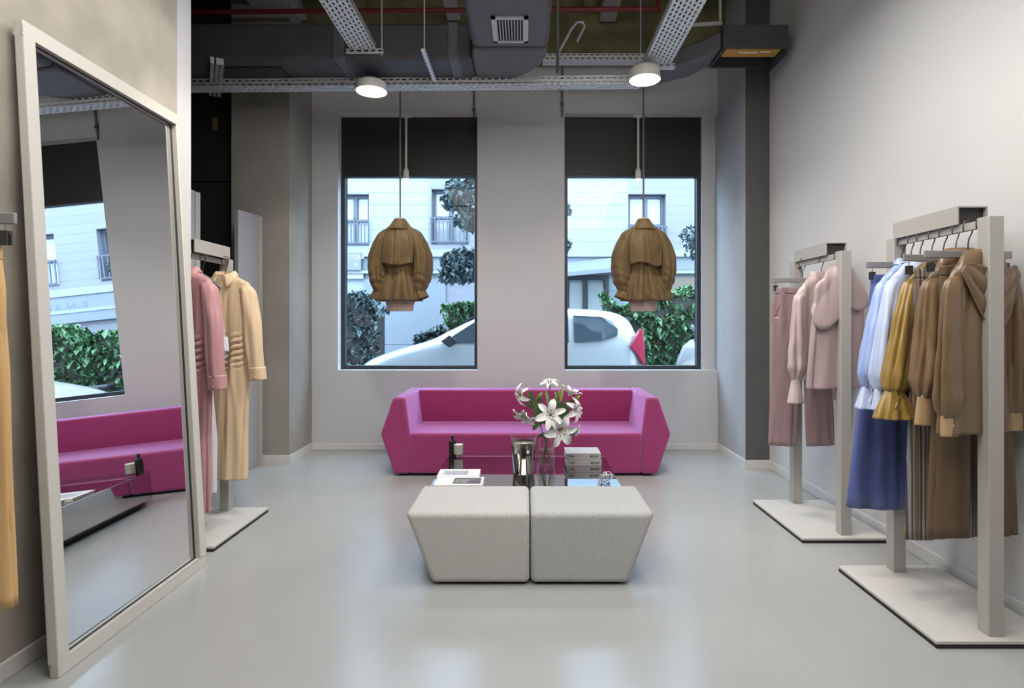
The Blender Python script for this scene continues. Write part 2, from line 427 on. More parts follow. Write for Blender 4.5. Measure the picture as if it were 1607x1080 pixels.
# ------------------------------------------------------------------ coffee table
TZ = .265
def table():
    t = thing('coffee_table', 'low black mirror-glass coffee table between sofa and ottomans', 'coffee table', (0, 4.0, 0))
    y0, y1 = -.58, .57
    poly = [(-.57, .015), (-.607, .055), (-.607, TZ - .008), (.607, TZ - .008), (.607, .055), (.57, .015)]
    MB().prism(poly, y0, y1).build('table_body', 'table', t)
    MB().box(-.61, .61, y0 - .005, y1 + .005, TZ - .008, TZ).build('glass_top', 'table', t, bevel=.002)
    MB().box(-.53, .53, y0 + .04, y1 - .04, 0, .016).build('plinth', 'black', t)
table()

# things on the table
def bottle():
    t = thing('bottle', 'slim black glass bottle on the back corner of the coffee table', 'bottle', (-.575, 4.50, TZ))
    MB().lathe([(.001, 0), (.027, 0), (.028, .005), (.028, .105), (.022, .118), (.011, .124), (.011, .132)]).build('bottle_body', 'bottle', t, smooth=1)
    MB().lathe([(.013, .130), (.013, .15), (.009, .158), (.001, .16)]).build('cap', 'black', t, smooth=1)
bottle()
def candle():
    t = thing('candle', 'cream candle in a clear glass tumbler beside the black bottle', 'candle', (-.525, 4.475, TZ))
    MB().lathe([(.001, .0), (.036, .0), (.0385, .006), (.0395, .105), (.0375, .105), (.0365, .02), (.001, .018)], caps=(0, 0)).build('tumbler', 'clear', t, smooth=1)
    MB().lathe([(.001, .02), (.0355, .02), (.037, .092), (.001, .094)]).build('wax', 'wax', t, smooth=1)
    MB().tube([(0, 0, .093), (.001, 0, .104)], .0012, 6).build('wick', 'ink', t)
candle()
def bucket():
    t = thing('candle_jar', 'large smoked silver glass candle jar at the middle of the coffee table', 'candle', (-.015, 3.99, TZ))
    MB().lathe([(.001, 0), (.066, 0), (.07, .006), (.088, .215), (.084, .215), (.07, .03), (.001, .02)], n=40, caps=(0, 0)).build('jar_body', 'silver', t, smooth=1)
    MB().lathe([(.0885, .213), (.0945, .255), (.0915, .255), (.086, .213)], n=40, caps=(0, 0)).build('clear_rim', 'clear', t, smooth=1)
    MB().lathe([(.001, .19), (.082, .19)], n=30, caps=(0, 0)).build('wax', 'wax', t, smooth=1)
    for k in range(3):
        MB().tube([(.03 * cos(k * 2.1), .03 * sin(k * 2.1), .19), (.03 * cos(k * 2.1), .03 * sin(k * 2.1), .215)], .0015, 6).build('wick', 'ink', t)
    # round dark label with a pale crest
    e = MB(); c = Vector((.03, -.0835, .155)); n = 24
    ring = [(c.x + .024 * cos(a), -math.sqrt(.0836 ** 2 - (c.x + .024 * cos(a)) ** 2) - .0006, c.z + .026 * sin(a)) for a in [2 * pi * k / n for k in range(n)]]
    e.add(ring + [(p[0], p[1] + .012, p[2]) for p in ring], [tuple(range(n))] + [(k, (k + 1) % n, n + (k + 1) % n, n + k) for k in range(n)])
    o = e.build('emblem', 'ink', t)
    k = MB().prism([(.02, .166), (.04, .166), (.037, .152), (.03, .143), (.023, .152)], -.0835, -.0775)
    k.build('crest', 'paper', o)
bucket()

VX, VY = .145, 4.09
def vase():
    t = thing('vase', 'clear tapered glass vase holding the lilies on the coffee table', 'vase', (VX, VY, TZ))
    MB().lathe([(.001, 0), (.062, 0), (.067, .01), (.068, .06), (.047, .285), (.043, .285), (.062, .065), (.06, .022), (.001, .02)], n=36, caps=(0, 0)).build('glass_body', 'clear', t, smooth=1)
    MB().lathe([(.001, .023), (.058, .023), (.060, .065), (.053, .14), (.001, .14)], n=30).build('water', 'clear', t, smooth=1)
vase()

def petal_mesh(mb, origin, axis, size, curl, ang0, n=6, width=.42):
    axis = Vector(axis).normalized(); q = axis.to_track_quat('Z', 'Y').to_matrix()
    for k in range(n):
        a = ang0 + 2 * pi * k / n
        wd = width * (1.0 if k % 2 else .8)
        def fn(u, v, a=a, wd=wd):
            # v along petal, u across; slender, pointed, tip rolled back
            rad = size * (.06 + 1.15 * v ** 1.25)
            h = size * (.95 * v ** .8 - (curl + .25) * v ** 3)
            wv = size * wd * 1.5 * (v + .04) ** .7 * max(0, 1.0 - v) ** .55 + size * .02 * (1 - v)
            x = (u - .5) * 2 * wv
            d = Vector((cos(a), sin(a), 0)); e = Vector((-sin(a), cos(a), 0))
            ruff = .05 * size * sin(v * 12 + k) * (abs(u - .5) * 2) ** 2
            return Vector(origin) + q @ (d * rad + e * x + Vector((0, 0, h + (abs(u - .5) * 2) ** 2 * size * .10 + ruff)))
        mb.grid(fn, 4, 12)

def leaf_strip(mb, base, tip, width, sag=.0, up=(0, 0, 1)):
    base, tip = Vector(base), Vector(tip); d = tip - base; sd = d.cross(Vector((0, 1, .2))).normalized()
    def fn(u, v):
        wv = width * sin(pi * min(1, v * .97 + .03)) ** .7
        return base + d * v + sd * (u - .5) * 2 * wv + Vector((0, -.015 * sin(v * pi), sag * sin(v * pi))) + Vector((0, -abs(u - .5) * wv * .6, 0))
    mb.grid(fn, 4, 8)

def lily(dx, dy, z, axis, size, label, curl=.5, leaves=(), bud=False):
    """one cut lily: stem from inside the vase up to its flower, positions relative to vase foot"""
    t = thing('lily_stem', label, 'flower', (VX, VY, TZ), 0, 'white lilies in the glass vase')
    head = Vector((dx, dy, z)); ax = Vector(axis).normalized()
    b0 = Vector((-dx * .28, -dy * .2, .03)); rim = Vector((dx * .25, dy * .25, .285))
    rim.x = max(-.03, min(.03, rim.x)); rim.y = max(-.025, min(.025, rim.y))
    b0.x = max(-.04, min(.04, b0.x))
    mid = rim.lerp(head - ax * size * .25, .55) + Vector((0, 0, .01))
    pts = [b0, b0.lerp(rim, .5), rim, mid, head - ax * size * .1, head]
    MB().tube(pts, [.0035, .0035, .0033, .003, .003, .004], 8).build('stem', 'stem', t, smooth=1)
    if bud:
        bm_ = MB(); q = ax.to_track_quat('Z', 'Y').to_matrix()
        for k, off in enumerate(((0, 0, 0), (.016, 0, -.012), (-.014, .004, -.02))):
            base = head + q @ Vector(off)
            axk = (ax + Vector((off[0] * 14, 0, 0))).normalized()
            bm_.tube([base, base + axk * size * .3, base + axk * size * .7, base + axk * size], [.003, size * .14, size * .12, .002], 10)
        bm_.build('bud', 'leaf_lt', t, smooth=1, angle=80)
    else:
        size *= 1.12
        p = MB(); petal_mesh(p, head, ax, size, curl, random.random()); p.build('petals', 'petal', t, smooth=1, angle=80)
        st = MB(); q = ax.to_track_quat('Z', 'Y').to_matrix()
        for k in range(6):
            a = k * pi / 3 + .3
            e = head + q @ Vector((cos(a) * size * .28, sin(a) * size * .28, size * .62))
            st.tube([head, head.lerp(e, .6) + ax * size * .08, e], .0012, 5)
            st.tube([e - q @ Vector((-sin(a), cos(a), 0)) * size * .07, e + q @ Vector((-sin(a), cos(a), 0)) * size * .07], .0028, 6)
        st.build('stamens', 'stamen', t, smooth=1)
    for (a, bb, wd, mm) in leaves:
        l = MB(); leaf_strip(l, a, bb, wd, .01); l.build('leaf', mm, t, smooth=1, angle=80)
def fpos(px, py, dy=-.03):  # offsets from the vase foot measured in the vase's plane
    Y = VY + dy
    return ((px - 825) / 900 * Y - VX, dy, 1.3 - (py - 508) / 900 * Y - TZ)
def lf(p1, p2, w_, m_='leaf', d1=0., d2=-.02):
    return (fpos(*p1, d1), fpos(*p2, d2), w_, m_)
lily(*fpos(864, 652, -.10), (-.05, -1, .28), .085, 'large open white lily facing forward in the middle of the bouquet', .35,
     [lf((858, 668), (836, 628), .026), lf((850, 655), (832, 660), .018), lf((852, 660), (842, 640), .03), lf((848, 668), (852, 640), .026)])
lily(*fpos(877, 674, -.12), (.25, -1, -.15), .09, 'large open white lily just above the vase rim, drooping forward', .4,
     [lf((862, 682), (842, 686), .016)])
lily(*fpos(820, 619, -.03), (-.75, -.5, -.05), .062, 'white lily with rolled-back petals at the upper left of the bouquet', .95,
     [lf((838, 640), (828, 612), .02), lf((840, 628), (852, 616), .012, 'leaf_lt')])
lily(*fpos(826, 648, -.07), (-.45, -.6, -.75), .07, 'half-open white lily hanging at the left side of the bouquet', .3,
     [lf((846, 662), (836, 676), .02), lf((838, 645), (820, 632), .01)])
lily(*fpos(863, 605, -.01), (-.1, -.35, 1), .055, 'small white lily standing highest in the bouquet', .55,
     [lf((862, 640), (856, 612), .012, 'leaf_lt')])
lily(*fpos(899, 644, -.07), (.75, -.65, .15), .07, 'white lily with curled petals at the right side of the bouquet', .85,
     [lf((882, 650), (876, 628), .02), lf((884, 656), (890, 634), .024), lf((876, 660), (870, 636), .022), lf((884, 640), (902, 628), .014)])
lily(*fpos(893, 676, -.08), (.45, -.6, -.8), .065, 'white lily hanging lowest at the right of the vase', .6,
     [lf((880, 662), (884, 640), .018)])
lily(*fpos(892, 622, .0), (.45, -.1, 1), .062, 'narrow white lily just opening at the upper right of the bouquet', -.1,
     [lf((878, 640), (884, 604), .012, 'leaf_lt'), lf((900, 632), (910, 620), .014, 'leaf_lt')])
lily(*fpos(876, 626, .02), (.1, -.1, 1), .07, 'closed green lily buds between the two topmost white lilies', 0,
     [lf((872, 645), (868, 625), .016, 'leaf'), lf((846, 640), (848, 620), .016, 'leaf')], bud=True)

def book(loc, w_, d_, h_, cover, label, rz=0, group=None, name='book'):
    t = thing(name, label, 'book', loc, rz, group)
    c = MB(); c.box(0, w_, 0, d_, 0, .004); c.box(0, w_, 0, d_, h_ - .004, h_); c.box(0, w_, 0, .004, .004, h_ - .004)
    c.build('cover', cover, t, bevel=.0012, seg=2)
    MB().box(.004, w_ - .004, .004, d_ - .004, .004, h_ - .004).build('pages', 'pages', t)
    return t
for k, (lab) in enumerate(('grey cloth book lettered on its spine, lower of two beside the vase', 'grey cloth book lettered on its spine, upper of two beside the vase')):
    bk = book((.297 - k * .006, 4.165, TZ + k * .0475), .255, .2, .046, 'book_gray', lab, 0, 'grey books stacked beside the vase')
    text('THE', .022, 'spine_lettering', 'ink', bk, (.018, -.001, .023), (R(90), 0, 0))
    text('BOOK', .022, 'spine_lettering', 'ink', bk, (.175, -.001, .023), (R(90), 0, 0))
b1 = book((-.575, 3.56, TZ), .305, .19, .032, 'book_white', 'white book with a dark cover picture on the front left of the table', 0)
MB().box(.115, .29, .03, .17, .032, .0326).build('cover_picture', 'photo_dark', b1)
text('LIVING', .026, 'cover_lettering', 'paper', b1, (.13, .11, .033), (0, 0, 0))
text('STYLE', .026, 'cover_lettering', 'paper', b1, (.13, .07, .033), (0, 0, 0))
text('LUXURY', .02, 'spine_lettering', 'ink', b1, (.012, -.001, .016), (R(90), 0, 0))
text('HOMES', .02, 'spine_lettering', 'ink', b1, (.12, -.001, .016), (R(90), 0, 0))
b2 = book((-.59, 3.79, TZ), .28, .2, .022, 'book_white', 'thin white picture book lying behind the one with the dark cover picture', R(1))
MB().box(.035, .2, .05, .15, .022, .0226).build('cover_picture', 'photo_grey', b2)

def knot():
    t = thing('wire_ornament', 'small tangled clear wire ornament on the front right of the coffee table', 'ornament', (.515, 3.72, TZ))
    rr = random.Random(3)
    for s in range(3):
        pts = []
        a, b_, c = rr.random() * 6, rr.random() * 6, rr.random() * 6
        for k in range(60):
            u = k / 59 * 2 * pi
            pts.append((.045 * sin(2 * u + a) * (1 - .2 * s), .035 * sin(3 * u + b_), .036 + .03 * sin((2 + s) * u + c)))
        MB().tube(pts, .0022, 6).build('wire_loop', 'galv', t, smooth=1)
knot()

# ------------------------------------------------------------------ ceiling services
def perf(n, c=(.80, .86, .92), axes='XY', s=10): return perforated(n, c, ['XYZ'.index(a) for a in axes], s)
PM_Y = perf('perforated tray bottom', axes='YX', s=9)
PM_X = perf('perforated tray side', (.70, .72, .75), axes='XZ', s=9)
def tray_y(name, x0, x1, y0, y1, z, label):
    t = thing(name, label, 'cable tray', ((x0 + x1) / 2, (y0 + y1) / 2, z), 0, 'perforated cable trays under the ceiling')
    hx, hy = (x1 - x0) / 2, (y1 - y0) / 2
    MB().box(-hx, hx, -hy, hy, 0, .003).build('tray_bottom', PM_Y, t)
    for s in (-1, 1):
        MB().box(min(s * hx, s * (hx - .004)), max(s * hx, s * (hx - .004)), -hy, hy, .003, .05).build('tray_side', 'galv', t)
    return t, hx, hy
t, hx, hy = tray_y('cable_tray', -1.375, -1.175, .6, 4.5, 3.45, 'pale perforated cable tray running forward at the upper left')
br = MB().box(-hx - .03, hx + .06, hy - .02, hy + .02, -.035, -.001).build('end_bracket', PM_X, t)
br2 = MB().tube([(hx + .045, hy, -.05), (hx + .045, hy, 1.25)], .006, 8).build('hanging_rod', 'galv', t, smooth=1)
t, hx, hy = tray_y('cable_tray', .975, 1.205, .6, 4.76, 3.45, 'pale perforated cable tray running forward at the upper right')
MB().box(-hx - .03, hx + .03, hy - .03, hy + .02, -.035, -.001).build('end_bracket', PM_X, t)
MB().tube([(-hx - .02, hy, -.04), (-hx - .02, hy, 1.25)], .004, 8).build('hanging_rod', 'galv', t, smooth=1)
# long tray across
def tray_x(x0, x1, y, z, h, label, rod=True, tilt=0.):
    t = thing('cable_tray', label, 'cable tray', ((x0 + x1) / 2, y, z), 0, 'perforated cable trays under the ceiling')
    t.rotation_euler = (0, -tilt, 0)
    hx = (x1 - x0) / 2
    MB().box(-hx, hx, 0, .003, 0, h).build('tray_side', PM_X, t)
    MB().box(-hx, hx, .117, .12, 0, h).build('tray_side', PM_X, t)
    MB().box(-hx, hx, .003, .117, 0, .003).build('tray_bottom', perf('perforated tray bottom x', axes='XY', s=9), t)
    MB().box(-hx, hx, -.006, .001, h - .006, h).build('tray_lip', 'galv', t)
    return t
tray_x(-3.2, .98, 4.85, 3.315, .07, 'long perforated cable tray crossing the room under the black duct', tilt=.008)
tray_x(.16, 1.35, 5.35, 3.76, .06, 'short high cable tray crossing behind the hooked conduit at the right')
t = thing('cable_tray', 'narrow cable tray coming in behind the white wall end', 'cable tray', (-2.62, 4.85, 3.33), R(30), 'perforated cable trays under the ceiling')
MB().box(-.05, .05, -.42, .32, 0, .05).build('tray_body', perf('perforated tray side b', (.45, .45, .45), axes='YX', s=9), t)
st = thing('support_strut', 'slotted steel strut under the black duct hung on a thin rod', 'strut', (-.767, 4.57, 3.35))
MB().box(-.018, .018, -.27, .27, -.012, .012).build('channel', PM_Y, st)
MB().tube([(0, -.23, .0), (0, -.23, 1.35)], .006, 8).build('threaded_rod', 'galv', st, smooth=1)
tag(MB().tube([(.267, 4.80, 3.40), (.267, 4.80, 4.7)], .013, 10).build('conduit', 'rope', smooth=1), 'grey vertical conduit just beside the grille duct', 'conduit')

# main duct with elbow towards the camera
def duct():
    t = thing('air_duct', 'dark insulated air duct crossing the ceiling and turning forward', 'air duct', (0, 4.6, 3.38))
    zt = .285; y0, y1 = -.1, .32
    # straight run
    MB().box(-4.2, -.42, y0, y1, 0, zt).build('straight_run', 'duct', t, bevel=.03, seg=4)
    for x in (-1.52, -.62):
        MB().box(x, x + .1, y0 - .008, y1 + .008, -.008, zt + .008).build('joint_band', 'duct_lt', t, bevel=.02, seg=3)
    # elbow: inner corner at (-.42,y0), outer arc
    pl = [(-.42, y0 - .18)]
    pl = [(-.42, y1)]
    for k in range(0, 11):
        a = pi / 2 - k / 10 * pi / 2
        pl.append((-.28 + .45 * cos(a), y0 - .15 + (y1 - y0 + .15) * sin(a)))
    pl += [(-.40, y0 - .15), (-.42, y0 - .02)]
    MB().prism(pl, 0, zt, axis='z').build('elbow', 'duct_lt', t, bevel=.02, seg=3)
    MB().box(-.41, .175, -3.4, y0 - .16, -.004, zt + .02).build('branch_run', 'duct_lt', t, bevel=.06, seg=5)
    MB().box(-2.48, -1.98, y0 + .14, y1 - .1, -.012, .004).build('access_panel', 'dark_steel', t, bevel=.003)
    g = MB(); X0, X1, Y0, Y1 = -.235, .018, -.735, -.385; z = -.018
    for a in ((X0, X1, Y0, Y0 + .025), (X0, X1, Y1 - .025, Y1), (X0, X0 + .03, Y0, Y1), (X1 - .03, X1, Y0, Y1)):
        g.box(a[0], a[1], a[2], a[3], z, -.003)
    gr = g.build('grille_frame', 'galv', t)
    MB().box(X0 + .02, X1 - .02, Y0 + .02, Y1 - .02, -.006, -.003).build('grille_shadow', 'black', gr)
    for k in range(10):
        x = X0 + .034 + k * (X1 - X0 - .068) / 9
        MB().box(x - .003, x + .003, Y0 + .025, Y1 - .025, -.016, -.006).build('grille_slat', 'galv', gr)
duct()

def air_unit():
    t = thing('air_terminal_unit', 'black duct end box with an ochre underside against the right wall', 'air duct', (1.86, 4.6, 3.51))
    MB().box(-.27, .25, 0, .012, 0, .19).build('front_panel', 'duct', t, bevel=.004)
    s = MB(); s.box(-.27, -.258, .012, .36, 0, .19); s.box(.238, .25, .012, .36, -.04, .19); s.box(-.258, .238, .348, .36, 0, .19); s.box(-.258, .238, .012, .348, .178, .19)
    s.build('casing', 'duct', t)
    o = MB().box(-.24, .2, .03, .16, .004, .012).build('ochre_panel', 'orange_panel', t)
    MB().box(-.12, .03, .07, .09, .001, .004).build('paper_tag', 'paper', o)
    MB().box(.05, .13, .06, .08, .001, .004).build('paper_tag', 'paper', o)
    MB().loft([[(-.27, .05, .02), (-.27, .35, .02), (-.27, .35, .17), (-.27, .05, .17)],
               [(-.42, .15, -.03), (-.42, .48, -.03), (-.42, .48, .14), (-.42, .15, .14)],
               [(-.68, .35, -.02), (-.68, .68, -.02), (-.68, .68, .14), (-.68, .35, .14)]]).build('flexible_collar', 'duct_lt', t, bevel=.02)
    MB().tube([(-.30, .0, .22), (-.30, .0, 1.18)], .012, 8).build('hanging_rod', 'pale_metal', t, smooth=1)
    MB().box(-.62, -.28, -.03, -.01, .2, .222).build('support_strut', 'pale_metal', t, rot=(0, R(-4), 0))
air_unit()

pp = MB(); pp.tube([(-3.9, 5.2, 4.12), (1.2, 5.2, 4.155)], .022, 12); pp.tube([(1.2, 5.2, 4.133), (1.2, 5.2, 4.7)], .022, 12)
rp = tag(pp.build('sprinkler_pipe', 'red_pipe', smooth=1), 'red sprinkler pipe running high across the ceiling', 'pipe')
for k, (x, wd, y0, y1, lab) in enumerate(((.80, .16, 4.6, 5.62, 'pale sheet metal trunking above the red pipe at the right'),
                                          (-.70, .13, 4.9, 5.6, 'pale sheet metal trunking above the red pipe near the duct elbow'),
                                          (-2.35, .42, 4.5, 5.6, 'wide pale sheet metal trunking above the red pipe at the far left'))):
    tag(MB().box(x - wd / 2, x + wd / 2, y0, y1, 4.26, 4.34).build('trunking', 'pale_metal', bevel=.006), lab, 'trunking', 'sheet metal trunking below the slab')
for k, (x, lab) in enumerate(((-2.75, 'narrow olive steel joist furthest left under the ceiling'), (-1.6, 'olive steel joist above the left cable tray'), (.62, 'olive steel joist between conduit and right cable tray'), (1.55, 'olive steel joist above the black duct end box'))):
    j = MB(); j.box(x - .06, x + .06, 2.0, 5.66, 4.36, 4.38); j.box(x - .008, x + .008, 2.0, 5.66, 4.38, 4.68); j.box(x - .06, x + .06, 2.0, 5.66, 4.68, 4.7)
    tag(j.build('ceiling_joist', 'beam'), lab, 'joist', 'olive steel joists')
# hooked conduit end near the beam
tag(MB().tube([(.30, 5.37, 3.82), (.42, 5.25, 4.0), (.47, 5.25, 4.06), (.52, 5.25, 4.06), (.54, 5.25, 4.02), (.47, 5.25, 3.88)], .012, 8).build('bent_conduit', 'galv', smooth=1), 'bent pale conduit hooking over the high cable tray', 'conduit')
# small conduits on the front wall
for x, zb, lab in ((-.53, 3.36, 'thin grey conduit running down beside the window nearer the mirror'), (.375, 3.42, 'thin grey conduit running down beside the window nearer the clothes rails')):
    c = thing('wall_conduit', lab, 'conduit', (x, FY - .014, zb), 0, 'wall conduits')
    MB().tube([(0, 0, .06), (0, 0, .56)], .011, 8).build('pipe', 'rope', c, smooth=1)
    MB().tube([(0, 0, .0), (0, 0, .06)], .006, 8).build('cable', 'dark_steel', c, smooth=1)
    MB().box(-.016, .016, -.01, .014, .12, .15).build('clip', 'dark_steel', c)

def downlight(x, y, zt, zb, label):
    t = thing('downlight', label, 'ceiling light', (x, y, zb), 0, 'round surface downlights')
    h = zt - zb
    MB().lathe([(.125, .0), (.128, .006), (.122, h * .8), (.10, h), (.001, h)], n=36, caps=(0, 1)).build('housing', 'lamp_body', t, smooth=1)
    MB().lathe([(.001, .004), (.108, .004), (.108, .012), (.001, .012)], n=36).build('diffuser', 'lamp_glow', t)
    MB().box(-.04, .04, -.02, .02, h, h + .03).build('mount', 'galv', t)
    l = bpy.data.lights.new('downlight_beam', 'SPOT'); l.energy = 75; l.color = (1, .93, .82); l.spot_size = R(125); l.spot_blend = .8; l.shadow_soft_size = .1
    o = bpy.data.objects.new('downlight_beam', l); COL.objects.link(o); o.location = (x, y, zb - .03)
downlight(-1.28, 4.76, 3.31, 3.225, 'round white downlight glowing under the left cable tray end')
downlight(.976, 4.70, 3.40, 3.295, 'round white downlight glowing under the right cable tray end')

def pendant(x, label):
    t = thing('pendant_lamp', label, 'pendant lamp', (x, FY + .07, 2.80), 0, 'slim pendants in the window heads')
    MB().tube([(0, 0, .12), (0, 0, .655)], .012, 10).build('drop_rod', 'lamp_body', t, smooth=1)
    MB().lathe([(.03, 0), (.032, .005), (.03, .085), (.014, .12), (.001, .122)], n=20, caps=(0, 1)).build('lamp_shade', 'lamp_body', t, smooth=1)
    MB().lathe([(.001, -.002), (.026, -.002), (.026, .006), (.001, .006)], n=20).build('bulb', 'bulb', t)
    MB().box(-.05, .05, -.02, .03, .652, .664).build('ceiling_plate', 'lamp_body', t)
pendant(-1.245, 'slim white pendant lamp in the window head behind the left coat')
pendant(1.17, 'slim white pendant lamp in the window head behind the right coat')

# ------------------------------------------------------------------ cloth helpers
def interp(levels, z):
    """levels sorted by descending z: tuples (z, a, b, ...) -> interpolated by smooth monotone blend"""
    if z >= levels[0][0]: return levels[0][1:]
    for A, B in zip(levels, levels[1:]):
        if A[0] >= z >= B[0]:
            t = (A[0] - z) / max(1e-9, A[0] - B[0])
            return tuple(a + (b - a) * t for a, b in zip(A[1:], B[1:]))
    return levels[-1][1:]
def smooth_levels(levels, n):
    z0, z1 = levels[0][0], levels[-1][0]
    zs = [z0 + (z1 - z0) * i / n for i in range(n + 1)]
    rows = [[z] + list(interp(levels, z)) for z in zs]
    for _ in range(2):
        r2 = [r[:] for r in rows]
        for i in range(1, n):
            for j in range(1, len(rows[0])): r2[i][j] = (rows[i - 1][j] + 2 * rows[i][j] + rows[i + 1][j]) / 4
        rows = r2
    return rows
class Folds:
    def __init__(s, seed, ks=(5, 8, 13)):
        r = random.Random(seed); s.t = [(k, r.uniform(.5, 1), r.uniform(0, 6.28), r.uniform(-2.5, 2.5)) for k in ks]
    def __call__(s, th, z): return sum(a / (1 + .05 * k) * (2.2 * abs(sin((k * th + p + q * z + .5 * sin(2 * z + k)) / 2)) ** .8 - 1.35) * (.62 + .6 * sin(th * (1 + k % 2) + 3 * p + 1.8 * z)) for k, a, p, q in s.t)
def cloth_ring(hw, hd, z, amp, f, n=72, p=2.3, xo=0, yo=0, extra=None):
    out = []
    for k in range(n):
        th = 2 * pi * k / n; c, s = cos(th), sin(th)
        x = math.copysign(abs(c) ** (2 / p), c) * hw; y = math.copysign(abs(s) ** (2 / p), s) * hd
        nv = Vector((c * hd, s * hw)).normalized()
        d = 1.5 * amp * f(th, z)
        if extra: d += extra(x, y, z, th)
        out.append((x + xo + nv.x * d * 1.2, y + yo + nv.y * d * 1.2, z))
    return out
def cloth_body(levels, seed, n=60, ks=(5, 8, 13), extra=None, p=2.3):
    """levels: (z, half width, half depth, fold amplitude, x offset, y offset)"""
    f = Folds(seed, ks); rings = []
    for r in smooth_levels(levels, n):
        rings.append(cloth_ring(r[1], r[2], r[0], r[3], f, xo=r[4] if len(r) > 4 else 0, yo=r[5] if len(r) > 5 else 0, extra=extra, p=p))
    return MB().loft(rings, (False, False))
def cloth_tube(path, seed, n=40, ks=(3, 5, 7), m=30, extra=None):
    """path: list of (x,y,z, ra, rb, amp); elliptical tube: ra sideways, rb in depth"""
    f = Folds(seed, ks); rows = []
    L = len(path) - 1
    for i in range(n + 1):
        u = i / n * L; k = min(int(u), L - 1); t = u - k
        rows.append([path[k][j] + (path[k + 1][j] - path[k][j]) * t for j in range(6)])
    for _ in range(3):
        r2 = [r[:] for r in rows]
        for i in range(1, n):
            for j in range(6): r2[i][j] = (rows[i - 1][j] + 2 * rows[i][j] + rows[i + 1][j]) / 4
        rows = r2
    rings = []
    for i, r in enumerate(rows):
        a = Vector(rows[max(0, i - 1)][:3]); b = Vector(rows[min(n, i + 1)][:3]); tn = (b - a).normalized()
        sd = (Vector((1, 0, 0)) - tn * tn.x)
        if sd.length < .3: sd = Vector((0, 0, 1)) - tn * tn.z
        sd.normalize(); ot = tn.cross(sd)
        ring = []
        for k in range(m):
            th = 2 * pi * k / m
            d = 1.5 * r[5] * f(th, r[2] * 2)
            if extra: d += extra(th, r[2])
            ring.append(Vector(r[:3]) + sd * cos(th) * (r[3] + d) + ot * sin(th) * (r[4] + d))
        rings.append(ring)
    return MB().loft(rings, (False, False))
def collar(hw, hd, z, h, spread, point, gap=.35, fold=1.25, front=-1):
    """turn-down shirt collar around a neck ring; opening at the front (y = front)"""
    mb = MB(); n = 32
    def P(u, v):
        a = (-pi / 2 + gap + u * (2 * pi - 2 * gap)); c, s = cos(a), sin(a)
        fr = max(0, -s) ** 1.5
        if v < .34:
            t = v / .34; k = 1.0; zz = z + h * t
        else:
            t = (v - .34) / .66; k = 1 + (fold - 1) * t + .05; zz = z + h - (h * .95 + point * fr) * t
        return (c * hw * k + (spread * t if v >= .34 else 0) * math.copysign(fr, c), -front * s * hd * (k if v < .34 else k + .25 * t), zz - (.035 * fr))
    mb.grid(P, n, 6)
    return mb

def hanger(x, y, rail_z, rz, label, w=.155, drop=.075, m='hanger', group=None):
    t = thing('clothes_hanger', label, 'hanger', (x, y, rail_z), rz, group)
    hk = [(-.022, 0, -.02), (-.024, 0, .006), (-.014, 0, .024), (.002, 0, .03), (.017, 0, .024), (.024, 0, .008), (.02, 0, -.02), (.004, 0, -.05), (0, 0, -.075), (0, 0, -.125)]
    MB().tube(hk, .003, 8).build('hook', 'hook', t, smooth=1)
    rings = []
    for i in range(17):
        u = i / 8 - 1
        z = -.125 - drop * abs(u) ** 1.25
        hgt = .022 - .012 * abs(u); dep = .011; yy = 0
        rings.append([(u * w, yy + dep * cos(a), z + hgt * sin(a)) for a in [2 * pi * k / 10 for k in range(10)]])
    MB().loft(rings).build('shoulder_bar', m, t, smooth=1)
    return t
def bar_hanger(x, y, rail_z, rz, label, w=.205, group=None, barz=-.118):
    t = thing('clip_hanger', label, 'hanger', (x, y, rail_z), rz, group)
    hk = [(-.022, 0, -.02), (-.024, 0, .006), (-.014, 0, .024), (.002, 0, .03), (.017, 0, .024), (.024, 0, .008), (.02, 0, -.02), (.004, 0, -.05), (0, 0, -.075), (0, 0, barz + .01)]
    MB().tube(hk, .003, 8).build('hook', 'hook', t, smooth=1)
    MB().box(-w, w, -.006, .006, barz - .016, barz + .016).build('bar', 'hanger_lt', t, bevel=.003)
    for s in (-1, 1):
        c = MB().tube([(s * (w - .03), 0, barz - .01), (s * (w - .03), 0, barz - .04)], .002, 6).build('clip_wire', 'chrome', t)
        k = MB(); k.box(s * (w - .03) - .012, s * (w - .03) + .012, -.010, -.003, barz - .075, barz - .035); k.box(s * (w - .03) - .012, s * (w - .03) + .012, .003, .010, barz - .075, barz - .035)
        k.tube([(s * (w - .03) - .014, 0, barz - .042), (s * (w - .03) + .014, 0, barz - .042)], .005, 8)
        k.build('clip', 'dark_steel', t)
    return t

